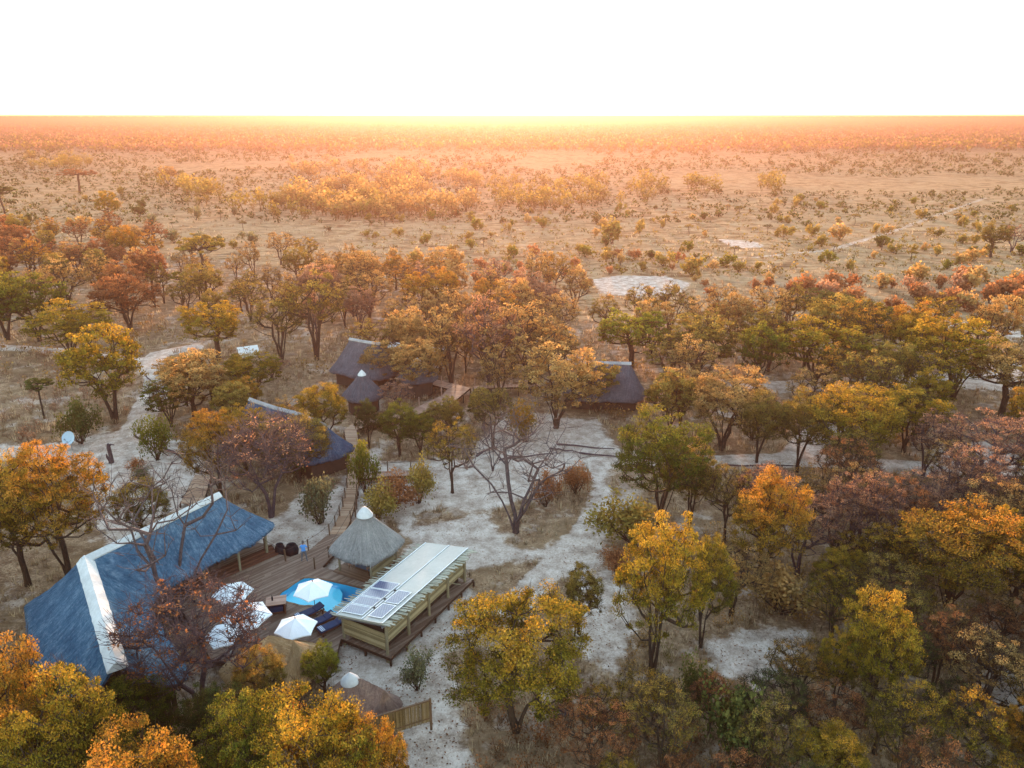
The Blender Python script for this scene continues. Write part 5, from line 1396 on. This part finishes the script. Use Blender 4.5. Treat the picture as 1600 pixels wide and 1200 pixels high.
for poly, cnt, hr, hab, cols, zone in ZONES:
    wp = PW(poly); xs = [p[0] for p in poly]; ys = [p[1] for p in poly]; got = 0; tries = 0
    while got < cnt and tries < cnt * 90:
        tries += 1; px, py = R.uniform(min(xs), max(xs)), R.uniform(min(ys), max(ys))
        if not in_poly([px], [py], poly)[0]: continue
        x, y, _ = G(px, py); st = R.choice(hab); h = R.uniform(*hr); r = h * R.uniform(.32, .46)
        if any((x - a) ** 2 + (y - b) ** 2 < (.62 * (r + c_)) ** 2 for a, b, c_ in PLACED): continue
        if sand_mask([x], [y])[0] > .5 or not clear_ok(x, y, h, r): continue
        AUTO.append((x, y, h, 2 * r, st, R.choice(cols), zone)); PLACED.append((x, y, r)); got += 1
ORD = ["first", "second", "third", "fourth", "fifth", "sixth", "seventh", "eighth", "ninth", "tenth", "eleventh", "twelfth", "13th", "14th", "15th", "16th", "17th", "18th"] + [f"{k}th" for k in range(19, 21)] + ["21st", "22nd", "23rd"] + [f"{k}th" for k in range(24, 31)]
by = {}
for a in AUTO: by.setdefault((a[6], a[5]), []).append(a)
PLACED_SAVE = list(PLACED)
for (zone, cl), lst in by.items():
    lst.sort(key=lambda a: proj(a[0], a[1], a[2] * .7)[0])
    for k, a in enumerate(lst):
        hb = {'d': "leafy", 's': "airy"}[a[4]]
        lb = f"{hb} {COLWORD[cl]} tree {zone}" + (f", {ORD[k]} from left" if len(lst) > 1 else "")
        place_tree(a[0], a[1], a[2], a[3], a[4], cl, lb, group="trees " + zone, seed=k)
PLACED = PLACED_SAVE

# bushes of the open savanna and of the red shrub band, 250 single ones
BZ = [([(1180, 432), (1640, 440), (1640, 492), (1420, 500), (1200, 470)], 64, (1.6, 3.4), ['rust', 'rust', 'pink', 'tan'], "in the reddish scrub band", "shrubs of the reddish scrub band",
       ((1330, "behind the lime tree crowns"), (1480, "behind the dark round tree"), (9999, "near the right edge"))),
      ([(560, 400), (1180, 400), (1180, 475), (900, 470), (560, 430)], 46, (1.0, 2.6), ['rust', 'tan', 'olive'], "on pale grass", "shrubs around the bare clay pan",
       ((760, "beyond the glowing wood"), (930, "left of the bare clay pan"), (1075, "close to the bare clay pan"), (9999, "right of the bare clay pan"))),
      ([(-40, 300), (520, 310), (520, 395), (-40, 378)], 44, (1.4, 3.4), ['olive', 'grey', 'tan', 'dark'], "on the left savanna", "bushes dotting the left savanna",
       ((170, "behind the rusty wood"), (330, "behind the umbrella acacia"), (9999, "below the far thicket"))),
      ([(560, 340), (1640, 300), (1640, 430), (1180, 425), (560, 392)], 130, (1.2, 3.0), ['olive', 'dark', 'olive', 'tan', 'green'], "on the wide savanna", "bushes dotting the right savanna",
       ((800, "under the sun glow"), (960, "around the squat snag bush"), (1120, "before the small bare patch"), (1300, "left of the vehicle track"), (1450, "beside the vehicle track"), (9999, "beyond the right end of the track")))]
for poly, cnt, hr, cols, where, grp, near_ in BZ:
    xs = [p[0] for p in poly]; ys = [p[1] for p in poly]; got = 0; pts = []
    while got < cnt:
        px, py = R.uniform(min(xs), max(xs)), R.uniform(min(ys), max(ys))
        if not in_poly([px], [py], poly)[0]: continue
        x, y, _ = G(px, py)
        if sand_mask([x], [y])[0] > .4: continue
        h = R.uniform(*hr) * (1.15 if R.random() < .12 else 1); tall = R.random() < .22 and grp[0] == 'b'; cl = R.choice(cols); got += 1
        pts.append((px, py, x, y, h, tall, cl, next(w_ for lim_, w_ in near_ if px < lim_)))
    cells = {}
    for p in pts: cells.setdefault((p[5], p[6], p[7]), []).append(p)
    for key, lst in cells.items():
        lst.sort(key=lambda p: -p[1])
        for k, (px, py, x, y, h, tall, cl, wh) in enumerate(lst):
            lb = f"{COLWORD[cl]} {'stemmed' if tall else 'low'} bush {wh}" + (f", {ORD[k]} nearest" if 1 < len(lst) <= 30 else "")
            if tall: place_tree(x, y, h * 1.3, h * 1.2, 'u', cl, lb, name="small_tree", group=grp, seed=k, cat="bush")
            else: place_tree(x, y, h, h * R.uniform(.9, 1.6), 'k', cl, lb, group=grp, seed=k)

# ------------------------------------------------------------------ masses nobody could count
def merge_quads(parts, name, mat, kind="stuff"):
    V = []; Qs = []; tn = []; b = 0
    for v, q, t_ in parts: V.append(v); Qs.append(q + b); tn.append(t_); b += len(v)
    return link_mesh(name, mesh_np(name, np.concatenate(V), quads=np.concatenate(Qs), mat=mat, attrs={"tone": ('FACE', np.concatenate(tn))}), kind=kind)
def scatter_px(n, x0, x1, y0, y1):
    px = NP.uniform(x0, x1, n); py = NP.uniform(y0, y1, n); u = (px - 800) / F; v = (600 - py) / F
    dy = cP + v * sP; dz = -sP + v * cP; t_ = -CAMH / dz
    return u * t_, dy * t_, px, py
def crowns(X, Y, Hs, Ws, nl, ls, flat=.5, base=.3):
    """leaf masses: one small cloud of leaf faces per plant"""
    n = len(X); i = np.repeat(np.arange(n), nl); m = len(i)
    d = NP.normal(size=(m, 3)); d /= np.linalg.norm(d, axis=1)[:, None]; d *= (NP.random(m) ** .4)[:, None]
    Cn = np.stack([X[i] + d[:, 0] * Ws[i] / 2, Y[i] + d[:, 1] * Ws[i] / 2, Hs[i] * (base + (1 - base) / 2) + d[:, 2] * Hs[i] * (1 - base) / 2], 1)
    V, Q = leaf_quads(Cn, ls[i] if hasattr(ls, '__len__') else ls, .25, 1.2)
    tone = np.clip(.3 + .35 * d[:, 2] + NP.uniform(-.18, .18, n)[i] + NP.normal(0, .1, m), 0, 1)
    return V, Q, tone
# thickets of the far savanna
def thicket(poly, n, hr, mat, name, nl=90):
    xs = [p[0] for p in poly]; ys = [p[1] for p in poly]
    X, Y, px, py = scatter_px(n * 5, min(xs), max(xs), min(ys), max(ys)); ok = in_poly(px, py, poly); X, Y = X[ok][:n], Y[ok][:n]
    g = np.array([mnoise.noise(Vector((a * .05, b * .022, 7))) for a, b in zip(X, Y)]); X, Y = X[g > -.16], Y[g > -.16]
    Hs = hr[0] * .6 + (hr[1] - hr[0] * .6) * NP.random(len(X)); parts = [crowns(X, Y, Hs, Hs * NP.uniform(.7, 1.1, len(X)), nl, Hs * .10, base=.18)]
    k = 3; P0 = np.repeat(np.stack([X, Y, np.full(len(X), -.2)], 1), k, 0); e = P0.copy(); e[:, :2] += NP.normal(0, 1.0, (len(e), 2)); e[:, 2] = np.repeat(Hs * .7, k)
    V, Q = seg_prisms(P0, e, np.full(len(e), .11), np.full(len(e), .04), 3); parts.append((V, Q, np.full(len(Q), .05)))
    tag(merge_quads(parts, name, mat), None)
TH = [([(250, 292), (290, 285), (470, 305), (640, 322), (640, 342), (430, 345), (280, 322)], 120, 'olive'),
      ([(420, 300), (560, 290), (760, 300), (740, 345), (540, 345), (430, 325)], 230, 'tan'),
      ([(440, 255), (600, 262), (760, 268), (760, 300), (500, 300)], 130, 'tan'),
      ([(760, 285), (860, 290), (1050, 290), (1055, 312), (900, 330), (780, 335)], 120, 'olive'),
      ([(35, 248), (60, 243), (145, 250), (140, 268), (50, 268)], 70, 'olive'),
      ([(1060, 285), (1120, 280), (1120, 312), (1070, 312)], 14, 'olive'), ([(1180, 285), (1220, 280), (1218, 310), (1180, 308)], 14, 'olive')]
for i, (p, n, c) in enumerate(TH):
    thicket(p, n, (5, 9), LEAF[c], "far_thicket")
# small scrub dots of the wide savanna (beyond the single bushes)
parts = []
X, Y, px, py = scatter_px(19000, -700, 2300, 230, 350); g = np.array([mnoise.noise(Vector((a * .012, b * .006, 1))) for a, b in zip(X, Y)])
ok = (g > -.2) & (NP.random(len(X)) < np.clip((360 - py) / 90, .3, 1)); X, Y = X[ok], Y[ok]; Hs = (.9 + 2.6 * NP.random(len(X)) ** 2) * np.clip(Y / 450, .8, 1.6)
parts.append(crowns(X, Y, Hs, Hs * NP.uniform(1, 1.6, len(X)), 14, Hs * .28, base=.15))
X, Y, px, py = scatter_px(6500, -700, 2300, 300, 445); g = (in_poly(px, py, [(560, 340), (2400, 300), (2400, 470), (560, 420)])) | (px < 250) & (py < 380); X, Y = X[g], Y[g]; Hs = .3 + 1.3 * NP.random(len(X)) ** 2
parts.append(crowns(X, Y, Hs, Hs * NP.uniform(1, 1.8, len(X)), 12, Hs * .32, base=.0))
merge_quads(parts[:1], "savanna_scrub", LEAF['dark']); merge_quads(parts[1:], "savanna_scrub", LEAF['olive'])
# low reddish shrubs and brush in the near woods
def brush(n, region, hr, mat, name, nl, lsf=.12, wf=1.3, lim=.35):
    X, Y, px, py = scatter_px(n, *region); ok = sand_mask(X, Y) < lim
    for a, b, c_, d_ in [(10, 780, 735, 1060), (60, 660, 330, 800), (515, 640, 570, 850)]: ok &= ~((px > a) & (px < c_) & (py > b) & (py < d_))
    X, Y = X[ok], Y[ok]; Hs = NP.uniform(*hr, len(X)); parts = [crowns(X, Y, Hs, Hs * wf * NP.uniform(.8, 1.4, len(X)), nl, Hs * lsf, base=.05)]
    k = 6; P0 = np.repeat(np.stack([X, Y, np.full(len(X), -.1)], 1), k, 0); e = P0.copy(); e[:, :2] += NP.normal(0, .45, (len(e), 2)); e[:, 2] = np.repeat(Hs, k) * NP.uniform(.6, 1.15, len(e))
    V, Q = seg_prisms(P0, e, np.full(len(e), .016), np.full(len(e), .006), 3); parts.append((V, Q, np.full(len(Q), .1)))
    merge_quads(parts, name, mat)
brush(420, (960, 1900, 880, 1330), (.4, 1.3), LEAF['tan'], "undergrowth", 90, .075)
brush(120, (960, 1900, 900, 1330), (.4, 1.2), LEAF['olive'], "undergrowth", 90, .075)
brush(110, (700, 1100, 1080, 1330), (.5, 1.4), LEAF['rust'], "undergrowth", 80, .08)
brush(260, (1100, 1900, 740, 900), (.6, 1.7), LEAF['tan'], "undergrowth", 60, .09)
brush(380, (900, 1900, 520, 740), (.6, 1.6), LEAF['tan'], "undergrowth", 40, .12)
brush(420, (-300, 210, 550, 690), (.4, 1.3), LEAF['pink'], "undergrowth", 40, .10)
brush(520, (-300, 900, 400, 600), (.6, 1.8), LEAF['tan'], "undergrowth", 30, .14)
brush(90, (560, 760, 640, 830), (.4, 1.0), LEAF['rust'], "undergrowth", 50, .10)
brush(200, (-400, 700, 1060, 1400), (.6, 1.5), LEAF['green'], "undergrowth", 80, .08)
brush(60, (150, 420, 560, 760), (.6, 1.4), LEAF['olive'], "undergrowth", 60, .09)
# more trees outside the frame so the woods go on
parts = {c: [] for c in ('tan', 'olive', 'gold', 'rust')}
for c in parts:
    for reg in ((-900, -60, 420, 1300), (1660, 2500, 480, 1300)):
        X, Y, px, py = scatter_px(26, *reg); Hs = NP.uniform(6, 10, len(X)); parts[c].append(crowns(X, Y, Hs, Hs * NP.uniform(.8, 1.1, len(X)), 420, .34, base=.28))
    V, Q = seg_prisms(np.stack([X, Y, X * 0 - .2], 1), np.stack([X, Y, Hs * .7], 1), Hs * .022, Hs * .010, 5); parts[c].append((V, Q, np.full(len(Q), .05)))
    merge_quads(parts[c], "outlying_woods", LEAF[c])
# the woods that run to the horizon
def far_wood(n, y0, y1, col, hr=(7, 12), nl=12, name="distant_woodland"):
    X, Y, px, py = scatter_px(n, -900, 2500, y0, y1); g = np.array([mnoise.noise(Vector((a * .004, b * .0016, 5))) for a, b in zip(X, Y)])
    ok = g > (-.2 if y0 > 200 else -2); X, Y = X[ok], Y[ok]; Hs = NP.uniform(*hr, len(X)); f = np.clip(Y / 1500, 1, 3.5)
    merge_quads([crowns(X, Y, Hs, Hs * 1.1 * f, nl, 2.2 * f, base=.1)], name, LEAF[col])
far_wood(4200, 200, 232, 'dark', nl=10); far_wood(4600, 200, 238, 'pink', nl=10); far_wood(4000, 200, 240, 'olive', nl=10); far_wood(3500, 184, 201, 'olive', nl=7); far_wood(3000, 184, 201, 'pink', nl=7)

# dry grass
def grass(n, region, hr, per, name, wmul=1.0, lim=.45, amp=.5):
    X, Y, px, py = scatter_px(n, *region); sm = sand_mask(X, Y); g = np.array([mnoise.noise(Vector((a * .22, b * .22, 9))) for a, b in zip(X, Y)])
    ok = (sm < lim) & (g > -.25 + 0 * amp)
    for poly in (DK, VER): ok &= ~in_poly(X, Y, poly)
    X, Y = X[ok], Y[ok]; n = len(X); i = np.repeat(np.arange(n), per); m = len(i)
    hgt = NP.uniform(*hr, n)[i] * NP.uniform(.6, 1.1, m); an = NP.uniform(0, 6.283, m); sp = NP.uniform(.0, .20, m) * wmul
    bx_, by_ = X[i] + np.cos(an) * sp, Y[i] + np.sin(an) * sp; lean = NP.uniform(.15, .6, m) * hgt; wv = .028 * wmul
    t0 = np.stack([bx_ - np.sin(an) * wv, by_ + np.cos(an) * wv, np.full(m, -.03)], 1); t1 = np.stack([bx_ + np.sin(an) * wv, by_ - np.cos(an) * wv, np.full(m, -.03)], 1)
    t2 = np.stack([bx_ + np.cos(an) * lean, by_ + np.sin(an) * lean, hgt], 1)
    V = np.stack([t0, t1, t2], 1).reshape(-1, 3); tr = np.arange(m * 3).reshape(m, 3)
    tn = np.clip(NP.uniform(.2, .9, n)[i] + NP.normal(0, .1, m), 0, 1)
    link_mesh(name, mesh_np(name, V, tris=tr, mat=M['grass'], attrs={"tone": ('FACE', tn)}), kind="stuff")
grass(9000, (-300, 1900, 800, 1330), (.25, .6), 9, "dry_grass")
grass(9000, (-300, 1900, 560, 800), (.3, .7), 8, "dry_grass", 1.7)
grass(9000, (-500, 2100, 400, 560), (.35, .8), 6, "dry_grass", 2.8)
grass(4500, (-600, 2200, 300, 400), (.4, .9), 5, "dry_grass", 5)
# fallen leaves and droppings on the sand
X, Y, px, py = scatter_px(26000, -100, 1700, 640, 1330); ok = np.ones(len(X), bool)
for poly in (DK, VER, POOL): ok &= ~in_poly(X, Y, poly)
g = np.array([mnoise.noise(Vector((a * .3, b * .3, 4))) for a, b in zip(X, Y)]); ok &= g + NP.uniform(-.3, .3, len(X)) > -.05; X, Y = X[ok], Y[ok]
V, Q = leaf_quads(np.stack([X, Y, np.full(len(X), .035)], 1), .085, 3.0); 
link_mesh("leaf_litter", mesh_np("leaf_litter", V, quads=Q, mat=LEAF['rust'], attrs={"tone": ('FACE', NP.uniform(0, .55, len(Q)))}), kind="stuff")
print("TREES", TREECOUNT)
